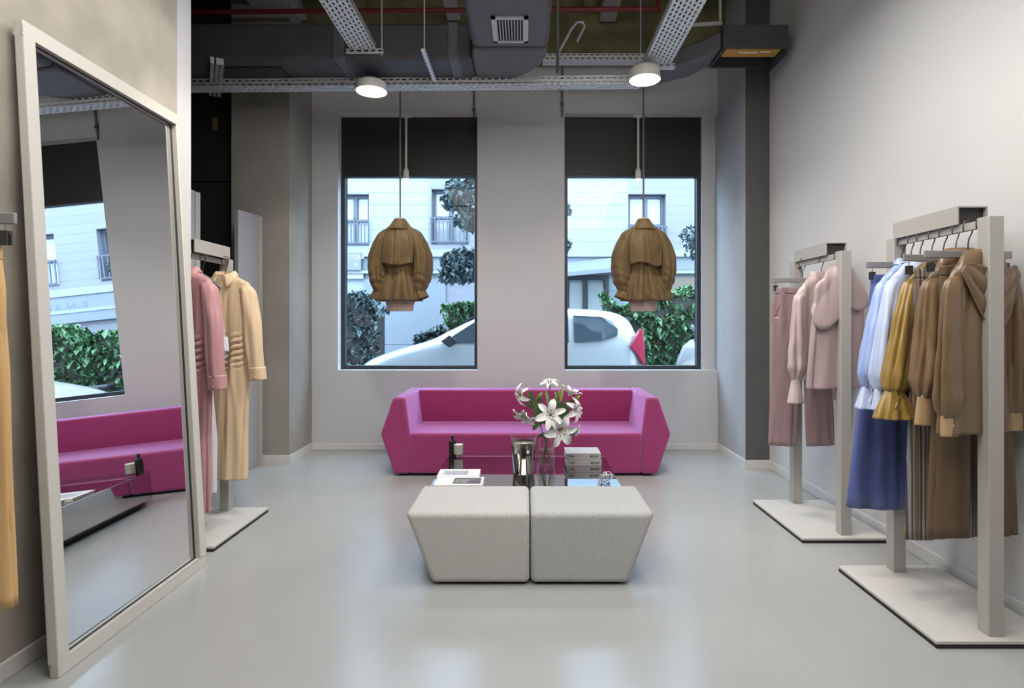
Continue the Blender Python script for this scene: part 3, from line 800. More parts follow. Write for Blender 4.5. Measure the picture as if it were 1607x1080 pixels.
def trousers(x, y, z, rz, m, label, length=1.1, w=.175, leg=.095, hem=.11, split=.05, seed=1, lean=0., depth=.02, amp=.005):
    """flat-hung trousers: z = waist top"""
    t = thing('trousers', label, 'trousers', (x, y, z), rz)
    cr = -.30
    body = cloth_body([(-.035, w, depth, amp * .4, 0, 0), (-.12, w * 1.06, depth * 1.15, amp * .7, 0, 0), (-.24, w * 1.06, depth * 1.15, amp, 0, 0), (cr - .02, w * 1.0, depth * .8, amp, 0, 0)], seed, n=24, ks=(6, 11))
    body.build('hip', m, t, smooth=1, angle=80, solid=.003)
    wb = cloth_body([(.003, w * 1.0, depth * .9, 0, 0, 0), (-.018, w * 1.005, depth * 1.05, 0, 0, 0), (-.04, w * 1.01, depth * 1.1, 0, 0, 0)], seed, n=6)
    wb.build('waistband', m, t, smooth=1, angle=80, solid=.004)
    for s in (-1, 1):
        c0 = s * w * .54
        c1 = s * (w * .54 + split)
        path = [(c0, 0, cr + .10, w * .52, depth * .98, amp * .6), (c0 * 1.01, 0, cr - .05, max(leg * 1.02, w * .525), depth * 1.15, amp), (c0 * .5 + c1 * .5 + lean * .4, 0, cr - .35, leg, depth * 1.1, amp),
                (c1 + lean, 0, -length, hem, depth * 1.05, amp * 1.2)]
        cloth_tube(path, seed + s, n=36, ks=(4, 7), m=40).build('leg', m, t, smooth=1, angle=80, solid=.003)
    # fly seam and pockets
    MB().tube([(0.01, -depth * 1.12, -.04), (.012, -depth * 1.3, -.14), (0, -depth * 1.25, -.22)], .0015, 6).build('fly_seam', m, t)
    for s in (-1, 1):
        MB().tube([(s * w * .72, -depth * .95, -.045), (s * w * .86, -depth * .95, -.12), (s * w * 1.0, -depth * .6, -.19)], .002, 6).build('pocket_edge', m, t)
    return t

def shirt(x, y, z, rz, m, label, length=.68, sh=.19, hem=.22, depth=.026, amp=.007, seed=1, name='blouse', sleeve=None, sleeve_l=None, sleeve_r=None, neck=.07, nd=.04, collar_kind='shirt', cuffm=None, drop=.055, body_x=0., extra=None):
    """top on a hanger; local z=0 at the neck.  sleeve: list of (dx, dz, ra, rb, amp) from the shoulder tip; cuffs given by ('kind', params)"""
    t = thing(name, label, 'blouse' if name == 'blouse' else name, (x, y, z), rz)
    lv = [(.0, neck, nd, 0, 0, 0), (-.02, neck + .028, nd + .002, 0, 0, 0), (-drop * .72, sh * .74, depth + .008, .001, 0, 0), (-drop, sh * .93, depth + .006, .001, 0, 0), (-drop - .03, sh + .004, depth + .004, amp * .3, 0, 0),
          (-.2, sh * 1.0, depth + .004, amp * .6, body_x * .3, 0), (-.42, (sh + hem) / 2, depth, amp * .9, body_x * .7, 0), (-length, hem, depth + .004, amp * 1.3, body_x, 0)]
    cloth_body(lv, seed, n=56, ks=(3, 5, 10), extra=extra).build('bodice', m, t, smooth=1, angle=80, solid=.003)
    for s, sl in ((-1, sleeve_l or sleeve), (1, sleeve_r or sleeve)):
        if not sl: continue
        path = [(s * (sh - .045), 0, -drop - .035, .035, depth, 0)] + [(s * (sh - .01 + a[0]), a[5] if len(a) > 5 else 0, -drop - .03 + a[1], a[2], a[3], a[4]) for a in sl['path']]
        cloth_tube(path, seed * 3 + s, n=56, ks=sl.get('ks', (3, 5, 8)), m=44, extra=lambda th, zz, z0=path[-1][2], ph=seed * 1.7 + s: .006 * math.exp(-((zz - z0 - .06) / .07) ** 2) * (2 * abs(sin(4.5 * th + ph)) ** .7 - 1.2) + .0018 * math.exp(-((zz - z0 - .2) / .16) ** 2) * sin(zz * 38 + 1.5 * sin(th + ph))).build('sleeve', m, t, smooth=1, angle=80, solid=.003)
        if 'cuff' in sl:
            cx, dz0, cl, r0, r1, dxx = sl['cuff']
            zc = -drop - .03 + dz0
            pt = [(s * (sh - .01 + cx), 0, zc + .008, r0, r0 * .6, 0), (s * (sh - .01 + cx + dxx * .5), 0, zc - cl * .5, (r0 + r1) / 2, (r0 + r1) * .3, sl.get('cuff_amp', 0) * .6), (s * (sh - .01 + cx + dxx), 0, zc - cl, r1, r1 * .55, sl.get('cuff_amp', 0))]
            c = cloth_tube(pt, seed + 9, n=14, ks=(5, 8, 11), m=40).build('cuff', cuffm or m, t, smooth=1, angle=80, solid=.003)
            if not sl.get('cuff_amp'):
                MB().lathe([(.001, -.002), (.006, -.002), (.006, .002), (.001, .003)], n=12).build('button', cuffm or m, c, loc=(s * (sh - .01 + cx) - .008, -r0 * .62, zc - cl * .4), rot=(R(90), 0, 0))
        if sl.get('ties'):
            cx, dz0 = sl['cuff'][0], sl['cuff'][1]
            zc = -drop - .03 + dz0; xx = s * (sh - .01 + cx)
            for q in range(3):
                a = q * 1.3
                MB().tube([(xx, -.03, zc), (xx - .03 - .01 * q, -.045, zc - .02 + .02 * q), (xx - .05 + .012 * q, -.045, zc - .06), (xx - .025, -.045, zc - .09 - .012 * q), (xx - .005, -.04, zc - .05), (xx + .002, -.03, zc - .005)], .003, 6).build('drawstring', cuffm or m, t, smooth=1)
    if collar_kind == 'shirt':
        collar(neck, nd, -.012, .034, .02, .035).build('collar', m, t, smooth=1, angle=80, solid=.004)
        MB().tube([(.004, -nd - .002, -.05), (.004, -depth - .012, -.15), (.004, -depth - .01, -.4), (.004, -depth - .012, -length)], .003, 6).build('placket', m, t, smooth=1)
    elif collar_kind == 'stand':
        cloth_body([(.035, neck * .92, nd * .9, .001, 0, 0), (.015, neck * .97, nd, .001, 0, 0), (-.012, neck * 1.05, nd * 1.05, 0, 0, 0)], seed, n=8).build('stand_collar', m, t, smooth=1, angle=80, solid=.004)
    elif isinstance(collar_kind, tuple) and collar_kind[0] == 'cape':
        # wide cape collar falling over shoulders and chest
        _, wc, fall = collar_kind
        f = Folds(seed + 5, (4, 7)); rings = []
        for i in range(16):
            u = i / 15
            ring = []
            for k in range(72):
                th = 2 * pi * k / 72; c, s_ = cos(th), sin(th)
                hw = neck * .95 + (wc - neck * .95) * u ** .8
                fr = max(0, -s_)
                zz = .03 * (1 - u) ** 2 - u * (drop + .01) * (abs(c) ** .9) * .9 - u ** 1.2 * (fall * fr * (1 - .35 * c) + fall * (.55 - .3 * c) * abs(c) + .02)
                hd = nd + (depth + .022 - nd) * u ** .4 + .004
                d = .006 * u * f(th, zz)
                ring.append((c * hw, s_ * (hd + d), zz))
            rings.append(ring)
        MB().loft(rings, (False, False)).build('cape_collar', m, t, smooth=1, angle=80, solid=.004)
    elif isinstance(collar_kind, tuple) and collar_kind[0] == 'cowl':
        _, wc, fall = collar_kind
        def fn(u, v):
            a = (u - .5) * 2; b_ = 1 - a * a
            ht = neck + wc
            x_ = a * (ht + .02 * v)
            ztop = .03 - abs(a) ** 1.1 * drop * 1.0 - .10 * b_ ** 2
            zz = ztop - v * (fall * b_ + .03)
            w3 = abs(sin((v - .12) * 3.4 * pi / 1.3)) ** .7
            y_ = -(depth + .010 + .018 * w3 * b_ + .012 * b_ * (1 - v))
            return (x_ + .012 * v * b_, y_, zz)
        MB().grid(fn, 36, 30).build('neck_drape', m, t, smooth=1, angle=80, solid=.003)
    return t

def dress(x, y, z, rz, m, label, length=1.34, seed=1, sh=.185, hemw=.17, ruche=.0, sleeve_len=.55, depth=.034):
    t = thing('dress', label, 'dress', (x, y, z), rz)
    zc = -.50
    def extra(xx, yy, zz, th):
        wnd = math.exp(-((zz - zc) / .105) ** 4)
        g = math.exp(-((xx - ruche) / .16) ** 2)
        if yy > 0: return 0
        a = abs(xx - ruche)
        r = .013 * (2 * abs(sin(pi * (zz - .55 * a + .9 * a * a + .006 * sin(xx * 60)) / .040)) ** .8 - 1.1)
        skirt = 0
        if zz < zc:
            skirt = .012 * math.exp(-((xx - ruche - .01) / .03) ** 2) * min(1, (zc - zz) / .1)
        return r * wnd * g + skirt
    neck, nd = .068, .042
    lv = [(.0, neck, nd, 0, 0, 0), (-.02, neck + .025, nd, 0, 0, 0), (-.04, sh * .74, depth + .008, .001, 0, 0), (-.058, sh * .95, depth + .004, .001, 0, 0), (-.09, sh, depth + .004, .002, 0, 0),
          (-.25, sh * .94, depth + .004, .004, 0, 0), (-.42, sh * .84, depth, .005, 0, 0), (-.55, sh * .80, depth, .004, 0, 0), (-.72, sh * .95, depth + .004, .004, 0, 0), (-1.0, hemw * 1.02, depth + .004, .005, 0, 0), (-length, hemw, depth + .004, .006, 0, 0)]
    cloth_body(lv, seed, n=170, ks=(4, 7, 11), extra=extra).build('dress_body', m, t, smooth=1, angle=80, solid=.003)
    for s in (-1, 1):
        x0 = s * (sh - .015)
        path = [(s * (sh - .05), 0, -.085, .035, depth, 0), (x0, 0, -.13, .05, depth + .012, .002), (x0 + s * .028, 0, -.3, .056, depth + .012, .004), (x0 + s * .05, -.01, -.5, .052, depth + .01, .004), (x0 + s * .065, -.01, -.085 - sleeve_len, .05, depth + .006, .004)]
        cloth_tube(path, seed + s, n=44, m=34).build('sleeve', m, t, smooth=1, angle=80, solid=.003)
        zt_ = -.085 - sleeve_len
        pt = [(x0 + s * .065, -.01, zt_ + .01, .056, depth + .008, 0), (x0 + s * .072, -.01, zt_ - .075, .059, depth + .006, 0)]
        c = cloth_tube(pt, seed, n=8, m=34).build('cuff', m, t, smooth=1, angle=80, solid=.005)
        MB().lathe([(.001, -.002), (.006, -.002), (.006, .002), (.001, .003)], n=12).build('button', m, c, loc=(x0 + s * .085, -.01 - depth - .012, zt_ - .05), rot=(R(90), 0, 0))
    collar(neck, nd, -.012, .036, .022, .05).build('collar', m, t, smooth=1, angle=80, solid=.004)
    MB().tube([(.004, -nd - .002, -.05), (.004, -depth - .014, -.12), (.004, -depth - .012, -.40)], .0035, 6).build('placket', m, t, smooth=1)
    return t

# ------------------------------------------------------------------ racks
RZ = 1.715
def rack(x, y0, y1, bx0, bx1, by0, by1, label, box=None):
    t = thing('clothes_rack', label, 'clothes rack', (x, (y0 + y1) / 2, 0), 0, 'grey clothes racks')
    d = (y1 - y0) / 2; ym = (y0 + y1) / 2; h = .031
    for s in (-1, 1):
        MB().box(-h, h, s * d - h, s * d + h, .03, RZ + .022).build('post', 'rack', t, bevel=.003)
    MB().box(-.008, .008, -d + h, d - h, RZ - .017, RZ + .017).build('rail', 'rack', t, bevel=.003)
    MB().box(bx0 - x, bx1 - x, by0 - ym, by1 - ym, .017, .032).build('base_plate', 'base_pl', t, bevel=.003)
    MB().box(bx0 - x + .002, bx1 - x - .002, by0 - ym + .002, by1 - ym - .002, 0, .017).build('base_pad', 'black', t)
    if box:
        b0, b1, xx0, xx1, z0, z1 = box
        k = MB(); th = .006
        k.box(xx0, xx0 + th, b0 - ym, b1 - ym, z0, z1); k.box(xx1 - th, xx1, b0 - ym, b1 - ym, z0, z1)
        k.box(xx0 + th, xx1 - th, b0 - ym, b1 - ym, z1 - th, z1)
        k.box(xx0 + th, xx1 - th, b1 - ym - th, b1 - ym, z0, z1 - th)
        hb = k.build('header_box', 'rack', t)
        MB().box(xx0 + th, xx1 - th, b0 - ym + .02, b0 - ym + .026, z0, z1 - th).build('box_inside', 'rack_dark', hb)
    return t
rack(1.905, 2.35, 2.95, 1.64, 2.15, 2.29, 3.01, 'grey clothes rack nearest on the right, hung with tan and blue clothes', (2.50, 2.94, -.022, .11, RZ + .018, RZ + .098))
rack(1.917, 3.46, 4.07, 1.635, 2.15, 3.39, 4.13, 'grey clothes rack further back on the right, hung with pink clothes', (3.62, 4.05, -.022, .11, RZ + .018, RZ + .098))
rack(-2.04, 3.30, 3.91, -2.28, -1.775, 3.262, 3.96, 'grey clothes rack behind the mirror, hung with long dresses', (3.45, 3.86, -.06, .05, RZ + .018, RZ + .098))

# --- right rack, near: from the near end to the far end
GR = 'hangers on the nearest right rack'
X1 = 1.905
yaw = R(19)
def puff(len_, r, out=0.02, cuff=(.026, .034, .05), mid=1.3, ca=0, ties=False, bend=0):
    c0, c1, cl = cuff
    return {'path': [(.0, -.03, r * .8, r * .62, .002), (out * .4, -.16, r * .92, r * .72, .006), (out * .8, -len_ * .6, r * mid * .9, r * .8, .009), (out * 1.05 + bend * .6, -len_ * .86, r * mid, r * .85, .011), (out * 1.05 + bend, -len_ * .96, c0 * 1.3, c0 * .9, .006), (out * 1.05 + bend, -len_, c0, c0 * .62, .003)],
            'cuff': (out * 1.05 + bend, -len_, cl, c0 * 1.08, c1, bend * .4), 'cuff_amp': ca, 'ties': ties, 'ks': (3, 5, 9)}
hanger(X1, 2.405, RZ, yaw, 'grey shoulder hanger nearest the front post, holding the taupe blouse', group=GR)
shirt(X1 + .01, 2.405, 1.607, yaw, 'taupe', 'taupe satin blouse with draped neck, nearest on the right rack', length=.76, sh=.195, hem=.235, seed=11, neck=.075,
      sleeve=puff(.56, .046, .012, (.034, .040, .075), 1.1), collar_kind=('cowl', .085, .22), cuffm='tan_cuff', drop=.10, amp=.010)
bar_hanger(X1, 2.47, RZ, yaw * .3, 'flat grey clip hanger second from the front post, holding plain brown trousers', group=GR)
trousers(X1 + .022, 2.47, 1.545, yaw * .3, 'brown', 'plain brown wide trousers behind the taupe blouse', length=1.16, w=.155, leg=.084, hem=.088, split=.035, seed=21, depth=.016)
hanger(X1, 2.54, RZ, yaw, 'grey shoulder hanger holding the tan cape-collar blouse', group=GR)
shirt(X1 + .018, 2.54, 1.60, yaw, 'tan', 'tan satin blouse with wide cape collar and pale cuffs', length=.72, sh=.195, hem=.225, seed=12, collar_kind=('cape', .19, .09), cuffm='tan_cuff',
      sleeve=puff(.50, .048, .02, (.032, .048, .12), 1.1, bend=.01), drop=.085)
bar_hanger(X1, 2.615, RZ, R(8), 'flat grey clip hanger holding the striped trousers', group=GR)
trousers(X1 + .02, 2.615, 1.545, R(8), 'striped', 'grey and ochre striped trousers hanging between tan blouse and gold blouse', length=1.22, w=.165, leg=.09, hem=.10, split=.025, seed=22, depth=.016)
hanger(X1, 2.69, RZ, yaw, 'grey shoulder hanger holding the gold ruffle-sleeve blouse', group=GR)
shirt(X1 + .035, 2.69, 1.595, yaw, 'gold', 'olive gold satin blouse with a wide ruffled cuff', length=.68, sh=.195, hem=.22, seed=13, collar_kind='stand',
      sleeve_l=puff(.50, .052, .085, (.042, .092, .12), 1.1, ca=.016, ties=True, bend=.012), sleeve_r=puff(.47, .045, -.02, (.034, .045, .1), 1.05), drop=.075)
hanger(X1, 2.77, RZ, yaw, 'grey shoulder hanger holding the pale blue shirt', m='hanger_lt', group=GR)
shirt(X1, 2.77, 1.602, yaw, 'blue_l', 'pale blue satin shirt beside the gold blouse', length=.66, sh=.19, hem=.215, seed=14, collar_kind='shirt',
      sleeve=puff(.51, .048, .065, (.034, .055, .09), 1.15, ca=.006), sleeve_r=puff(.51, .046, .0, (.034, .045, .09), 1.1), drop=.075)
hanger(X1, 2.835, RZ, yaw, 'grey shoulder hanger holding the brighter blue shirt', m='hanger_lt', group=GR)
shirt(X1 - .005, 2.835, 1.60, yaw, 'blue', 'brighter blue satin shirt with white tied cuffs', length=.66, sh=.19, hem=.215, seed=15, collar_kind='shirt', cuffm='blue_l',
      sleeve=puff(.50, .050, .085, (.036, .07, .1), 1.15, ca=.01, ties=True), sleeve_r=puff(.50, .046, .0, (.034, .045, .1), 1.1), drop=.075)
bar_hanger(X1, 2.905, RZ, 0, 'flat grey clip hanger by the rear post, holding deep blue trousers', group=GR, w=.18)
trousers(X1 - .012, 2.905, 1.545, 0, 'blue_d', 'deep blue satin wide trousers at the rear end of the right rack', length=1.18, w=.142, leg=.10, hem=.135, split=.05, seed=23, depth=.02, lean=-.012)

# --- right rack, further
X2 = 1.917; GR2 = 'hangers on the further right rack'
hanger(X2, 3.53, RZ, R(20), 'dark shoulder hanger nearest the front post of the pink rack', group=GR2)
shirt(X2 + .02, 3.53, 1.625, R(20), 'blush_d', 'rose satin blouse with deep draped cape behind the front post', length=.72, sh=.19, hem=.235, seed=31, collar_kind=('cape', .23, .20), drop=.075, depth=.03,
      amp=.011)
hanger(X2, 3.72, RZ, R(24), 'dark shoulder hanger holding the blush blouse', group=GR2)
shirt(X2 - .02, 3.72, 1.60, R(24), 'blush', 'blush satin blouse with gathered sleeve and loose flared cuff', length=.66, sh=.185, hem=.20, seed=32, collar_kind='stand',
      sleeve=puff(.54, .046, .02, (.026, .060, .15), 1.2, ca=.003, ties=False, bend=.006), drop=.085)
bar_hanger(X2 - .02, 3.93, RZ, 0, 'flat grey clip hanger holding the mauve trousers', group=GR2, w=.215)
trousers(X2 - .03, 3.93, 1.545, 0, 'mauve', 'mauve satin straight trousers nearest the right column', length=1.08, w=.185, leg=.09, hem=.093, split=.03, seed=33, depth=.02)

# --- left rack
X3 = -2.03; GR3 = 'hangers on the dress rack'
hanger(X3 + .02, 3.42, RZ, R(-20), 'dark shoulder hanger holding the pink dress', group=GR3)
dress(X3 + .015, 3.42, 1.615, R(-20), 'pink', 'dusty pink long-sleeved dress with ruched waist beside the mirror', length=1.42, seed=41, sh=.19, ruche=.06, sleeve_len=.54, hemw=.165)
hanger(X3 + .02, 3.57, RZ, R(-20), 'dark shoulder hanger holding the pale lavender dress', group=GR3)
dress(X3 - .045, 3.57, 1.585, R(-12), 'lavender', 'pale lavender dress mostly hidden between pink and cream dresses', length=1.33, seed=42, sh=.145, ruche=.02, sleeve_len=.3, hemw=.165)
hanger(X3 + .05, 3.78, RZ, R(-10), 'dark shoulder hanger holding the cream dress', group=GR3)
dress(X3 + .05, 3.78, 1.622, R(-10), 'cream', 'cream shirt dress with ruched waist at the far end of its rack', length=1.34, seed=43, sh=.185, ruche=.045, sleeve_len=.53, hemw=.155)

# --- near left rack: only trousers show
rack(-1.60, 1.02, 1.66, -1.84, -1.45, .95, 1.72, 'grey clothes rack nearest the camera on the left, mostly cut off')
bar_hanger(-1.615, 1.72 - .10, RZ, 0, 'pale grey clip hanger at the left photo edge above apricot trousers', w=.175)
trousers(-1.635, 1.62, 1.52, 0, 'orange_tr', 'apricot crepe trousers hanging at the left photo edge', length=1.02, w=.15, leg=.085, hem=.09, split=.018, seed=51, depth=.03)

# ------------------------------------------------------------------ tall leaning panels behind the dress rack
M['panel_grey'] = mat('pale grey panel', (.34, .345, .37), .5)
for (ya, yb, xa, xb, lab) in ((3.98, 4.32, -2.50, -2.455, 'tall pale grey panel half hidden by the white wall end'), (4.97, 5.30, -2.49, -2.435, 'tall pale grey panel standing beside the dark column')):
    t = thing('tall_panel', lab, 'panel', (xa, ya, 0), 0, 'tall grey panels')
    ang = math.atan2(xb - xa, yb - ya); L = math.hypot(xb - xa, yb - ya)
    t.rotation_euler = (0, 0, -ang)
    MB().box(-.04, 0, 0, L - .05, 0, 2.29).build('panel_board', 'panel_grey', t, bevel=.003)
    MB().box(-.045, .006, L - .05, L, 0, 2.285).build('panel_edge', 'rack', t, bevel=.003)
p = tag(MB().box(-2.99, -2.95, 5.47, 5.5, 3.15, 3.27).build('wall_plate', 'brass', bevel=.003), 'small dull brass plate high on the black wall', 'plate')

# ------------------------------------------------------------------ hanging mannequins with trench jackets
def mannequin(x, label, label_c, seed, tilt):
    y = 5.55; z0 = 1.42
    t = thing('torso_mannequin', label, 'mannequin', (x, y, z0), tilt, 'torso mannequins hung in the windows')
    b = []
    for z, hw, hd in ((0, .125, .075), (.03, .13, .08), (.12, .15, .095), (.3, .115, .075), (.45, .135, .085), (.62, .16, .085), (.73, .155, .075), (.79, .085, .06), (.83, .058, .052), (.885, .055, .05)):
        b.append([(hw * cos(2 * pi * k / 32), hd * sin(2 * pi * k / 32), z) for k in range(32)])
    MB().loft(b).build('torso', 'skin', t, smooth=1)
    MB().box(-.003, .003, -.079, -.06, -.001, .10).build('leg_groove', 'rope', t)
    MB().lathe([(.001, .885), (.056, .885), (.054, .895), (.001, .898)], n=24).build('neck_cap', 'skin', t, smooth=1)
    MB().tube([(0, 0, .895), (0, 0, 3.2)], .009, 8).build('hanging_rope', 'rope', t, smooth=1)
    # the jacket, back towards the camera
    c = thing('trench_jacket', label_c, 'jacket', (x, y, z0), tilt, 'olive jackets on the hanging mannequins')
    r = random.Random(seed)
    lv = [(.87, .062, .06, 0, 0, 0), (.83, .09, .072, 0, 0, 0), (.80, .135, .082, .001, 0, 0), (.775, .165, .088, .002, 0, 0), (.70, .178, .098, .003, 0, 0), (.60, .172, .10, .004, 0, 0), (.46, .152, .10, .005, 0, 0), (.395, .128, .088, .006, 0, 0), (.36, .132, .09, .008, 0, 0), (.27, .170, .115, .018, 0, 0), (.10, .222, .15, .026, 0, 0)]
    cloth_body(lv, seed, n=60, ks=(5, 8, 13)).build('jacket_body', 'olive_coat', c, smooth=1, angle=80, solid=.005)
    # storm flap over the back with a centre pleat
    def flap(u, v):
        a = (u - .5) * 2
        z = .815 - .015 * abs(a) - v * (.365 - .018 * cos(a * 3 + seed))
        if v < .2: hw = .115 + (.165 - .115) * (v / .2) ** .7
        else: hw = .165 - .018 * (v - .2)
        zz = z - (abs(a) ** 2) * .03 * (1 - v)
        yb = -(.084 + .034 * min(1, v * 2.2)) * (1 - .42 * abs(a) ** 3) - .016 * v
        pl = .020 * math.exp(-((a - .02) / .06) ** 2) * min(1, v * 2) - .018 * math.exp(-((a + .12) / .07) ** 2) * v
        return (a * hw, yb - pl - .010 * v * sin(a * 5 + seed), zz)
    MB().grid(flap, 48, 26).build('storm_flap', 'olive_coat', c, smooth=1, angle=80, solid=.007)
    # turned-down collar lying on the shoulders
    cl = []
    for (hw, hd, z) in ((.060, .058, .885), (.066, .064, .872), (.088, .082, .845), (.112, .098, .815), (.13, .108, .79), (.13, .108, .784)):
        cl.append([(hw * cos(2 * pi * k / 40), hd * sin(2 * pi * k / 40), z - .10 * (.885 - z) * (abs(cos(2 * pi * k / 40)) ** 2)) for k in range(40)])
    MB().loft(cl, (False, False)).build('collar', 'olive_coat', c, smooth=1, angle=80, solid=.006)
    def creases(th, z):
        # diagonal drag folds above the cuff
        w = math.exp(-((z - .30) / .10) ** 2)
        return .0055 * w * (2 * abs(sin(z * 42 + 1.6 * sin(th + seed))) ** .8 - 1)
    for s in (-1, 1):
        path = [(s * .115, .0, .765, .045, .06, 0), (s * .165, 0, .715, .060, .08, .002), (s * .20, 0, .63, .072, .09, .004), (s * .228, -.005, .52, .085, .092, .007), (s * .232, -.012, .41, .083, .09, .009), (s * .218, -.02, .30, .072, .08, .010), (s * .200, -.026, .215, .054, .056, .006), (s * .198, -.026, .185, .05, .05, .004)]
        cloth_tube(path, seed + 5 * s, n=70, ks=(3, 5, 8), m=44, extra=creases).build('sleeve', 'olive_coat', c, smooth=1, angle=80, solid=.005)
        pt = [(s * .198, -.026, .20, .052, .05, .001), (s * .208, -.026, .155, .064, .06, .006), (s * .222, -.026, .115, .072, .066, .010)]
        cloth_tube(pt, seed, n=10, ks=(5, 8), m=36).build('cuff', 'olive_coat', c, smooth=1, angle=80, solid=.005)
        MB().tube([(s * .150, -.03, .205), (s * .198, -.08, .20), (s * .246, -.03, .205)], .009, 8).build('cuff_strap', 'olive_coat', c, smooth=1)
mannequin(-1.215, 'beige torso mannequin hung before the window nearer the mirror', 'olive trench jacket hung in the window nearer the mirror, seen from behind', 3, R(-6))
mannequin(1.14, 'beige torso mannequin hung before the window nearer the clothes rails', 'olive trench jacket hung in the window nearer the clothes rails, seen from behind', 8, R(4))

# ------------------------------------------------------------------ street outside
tag(MB().box(-25, 25, 6.2, 10.4, -.25, -.02).build('street', 'street'), kind='structure')
tag(MB().box(-25, 25, 10.4, 15, -.25, .1).build('pavement', 'pavement'), kind='structure')

def leaves(mb, n, sampler, size, rr):
    for _ in range(n):
        c = Vector(sampler(rr)); q = Matrix.Rotation(rr.uniform(0, 6.28), 3, 'Z') @ Matrix.Rotation(rr.uniform(-1.2, 1.2), 3, 'X')
        s = size * rr.uniform(.6, 1.3)
        a = q @ Vector((0, -s, 0)); b = q @ Vector((s * .5, 0, s * .15)); d = q @ Vector((0, s, 0)); e = q @ Vector((-s * .5, 0, s * .15))
        mb.add([c + a, c + b, c + d, c + e], [(0, 1, 2, 3)])
def hedge(x0, x1, y0, y1, h, label, n, m, seed, size=.085, name='hedge'):
    rr = random.Random(seed); mb = MB(); w_ = (x1 - x0) / 2; cx = (x0 + x1) / 2
    def top(x): return h * (1 + .06 * sin(x * 3.1 + seed) + .05 * sin(x * 7.3 + 2 * seed))
    def smp(r):
        x = r.uniform(x0, x1)
        if r.random() < .68: return (x, y0 + abs(r.gauss(0, .10)), .1 + r.random() * (top(x) - .1))
        return (x, r.uniform(y0, y1), top(x) - abs(r.gauss(0, .07)))
    leaves(mb, n, smp, size, rr)
    t = thing(name, label, 'hedge', (cx, y0, 0)); t.location = (0, 0, 0)
    mb.build('foliage', m, t)
    core = MB(); k = 20
    core.loft([[(x0 + .1 + (x1 - x0 - .2) * i / k, y0 + .12, .1), (x0 + .1 + (x1 - x0 - .2) * i / k, y1, .1), (x0 + .1 + (x1 - x0 - .2) * i / k, y1, top(x0 + .1 + (x1 - x0 - .2) * i / k) - .12), (x0 + .1 + (x1 - x0 - .2) * i / k, y0 + .12, top(x0 + .1 + (x1 - x0 - .2) * i / k) - .12)] for i in range(k + 1)])
    core.build('branches', 'bark', t)
hedge(1.45, 8.8, 10.8, 11.6, 1.82, 'long green hedge behind the white scooter across the street', 7500, 'foliage', 5)
hedge(-4.3, -2.75, 10.8, 11.6, 1.75, 'blue-green bush across the street beyond the car bonnet', 1500, 'foliage_b', 6)
hedge(-2.2, -1.62, 11.2, 11.8, 1.1, 'small low bush across the street under the left jacket', 600, 'foliage_b', 7)
hedge(-1.6, .35, 11.0, 11.8, 1.75, 'bright green bush across the street beneath the tree', 1700, 'foliage', 8)
def tree(x, y, crown, label, n, seed, m, th, trunk=True, size=.12):
    t = thing('street_tree', label, 'tree', (x, y, 0)); rr = random.Random(seed)
    tr = MB(); tr.tube([(0, 0, 0), (.04, 0, th * .4), (-.03, 0, th * .8), (0, 0, th)], [.09, .075, .06, .035], 10)
    mb = MB()
    for (cx, cz, r, k) in crown:
        tr.tube([(0, 0, min(th * .9, cz - .1)), (cx * .5, .05, (th * .9 + cz) / 2), (cx, 0, cz)], [.035, .022, .01], 8)
        def smp(q, cx=cx, cz=cz, r=r):
            while True:
                p = Vector((q.uniform(-1, 1), q.uniform(-1, 1), q.uniform(-1, 1)))
                if .25 < p.length < 1: return (cx + p.x * r, p.y * r, cz + p.z * r * .8)
        leaves(mb, int(n * k), smp, size, rr)
    tr.build('trunk', 'bark', t, smooth=1)
    mb.build('crown', m, t)
def wz(py, Y): return 1.3 - (py - 508) / 900 * Y
def wx(px, Y): return (px - 825) / 900 * Y
ty = 10.2
tree(wx(790, ty), ty, [(wx(735, ty) - wx(790, ty), wz(300, ty), .42, .22), (wx(712, ty) - wx(790, ty), wz(318, ty), .22, .06), (wx(738, ty) - wx(790, ty), wz(345, ty), .28, .12), (wx(728, ty) - wx(790, ty), wz(418, ty), .42, .26), (wx(705, ty) - wx(790, ty), wz(432, ty), .2, .06), (.05, wz(330, ty), .7, .3), (.1, wz(410, ty), .6, .25), (wx(882, ty) - wx(790, ty), wz(330, ty), .16, .04), (wx(884, ty) - wx(790, ty), wz(385, ty), .14, .03)],
     'blue-green street tree with ragged crown seen through the left window', 2300, 4, 'foliage_b', 3.0, size=.085)
tree(wx(1110, 12), 12, [(-.30, wz(372, 12), .3, .3), (-.14, wz(392, 12), .34, .3), (.25, wz(372, 12), .38, .35)], 'slender young street tree at the right edge of the right window', 520, 9, 'foliage_b', 2.7, size=.075)

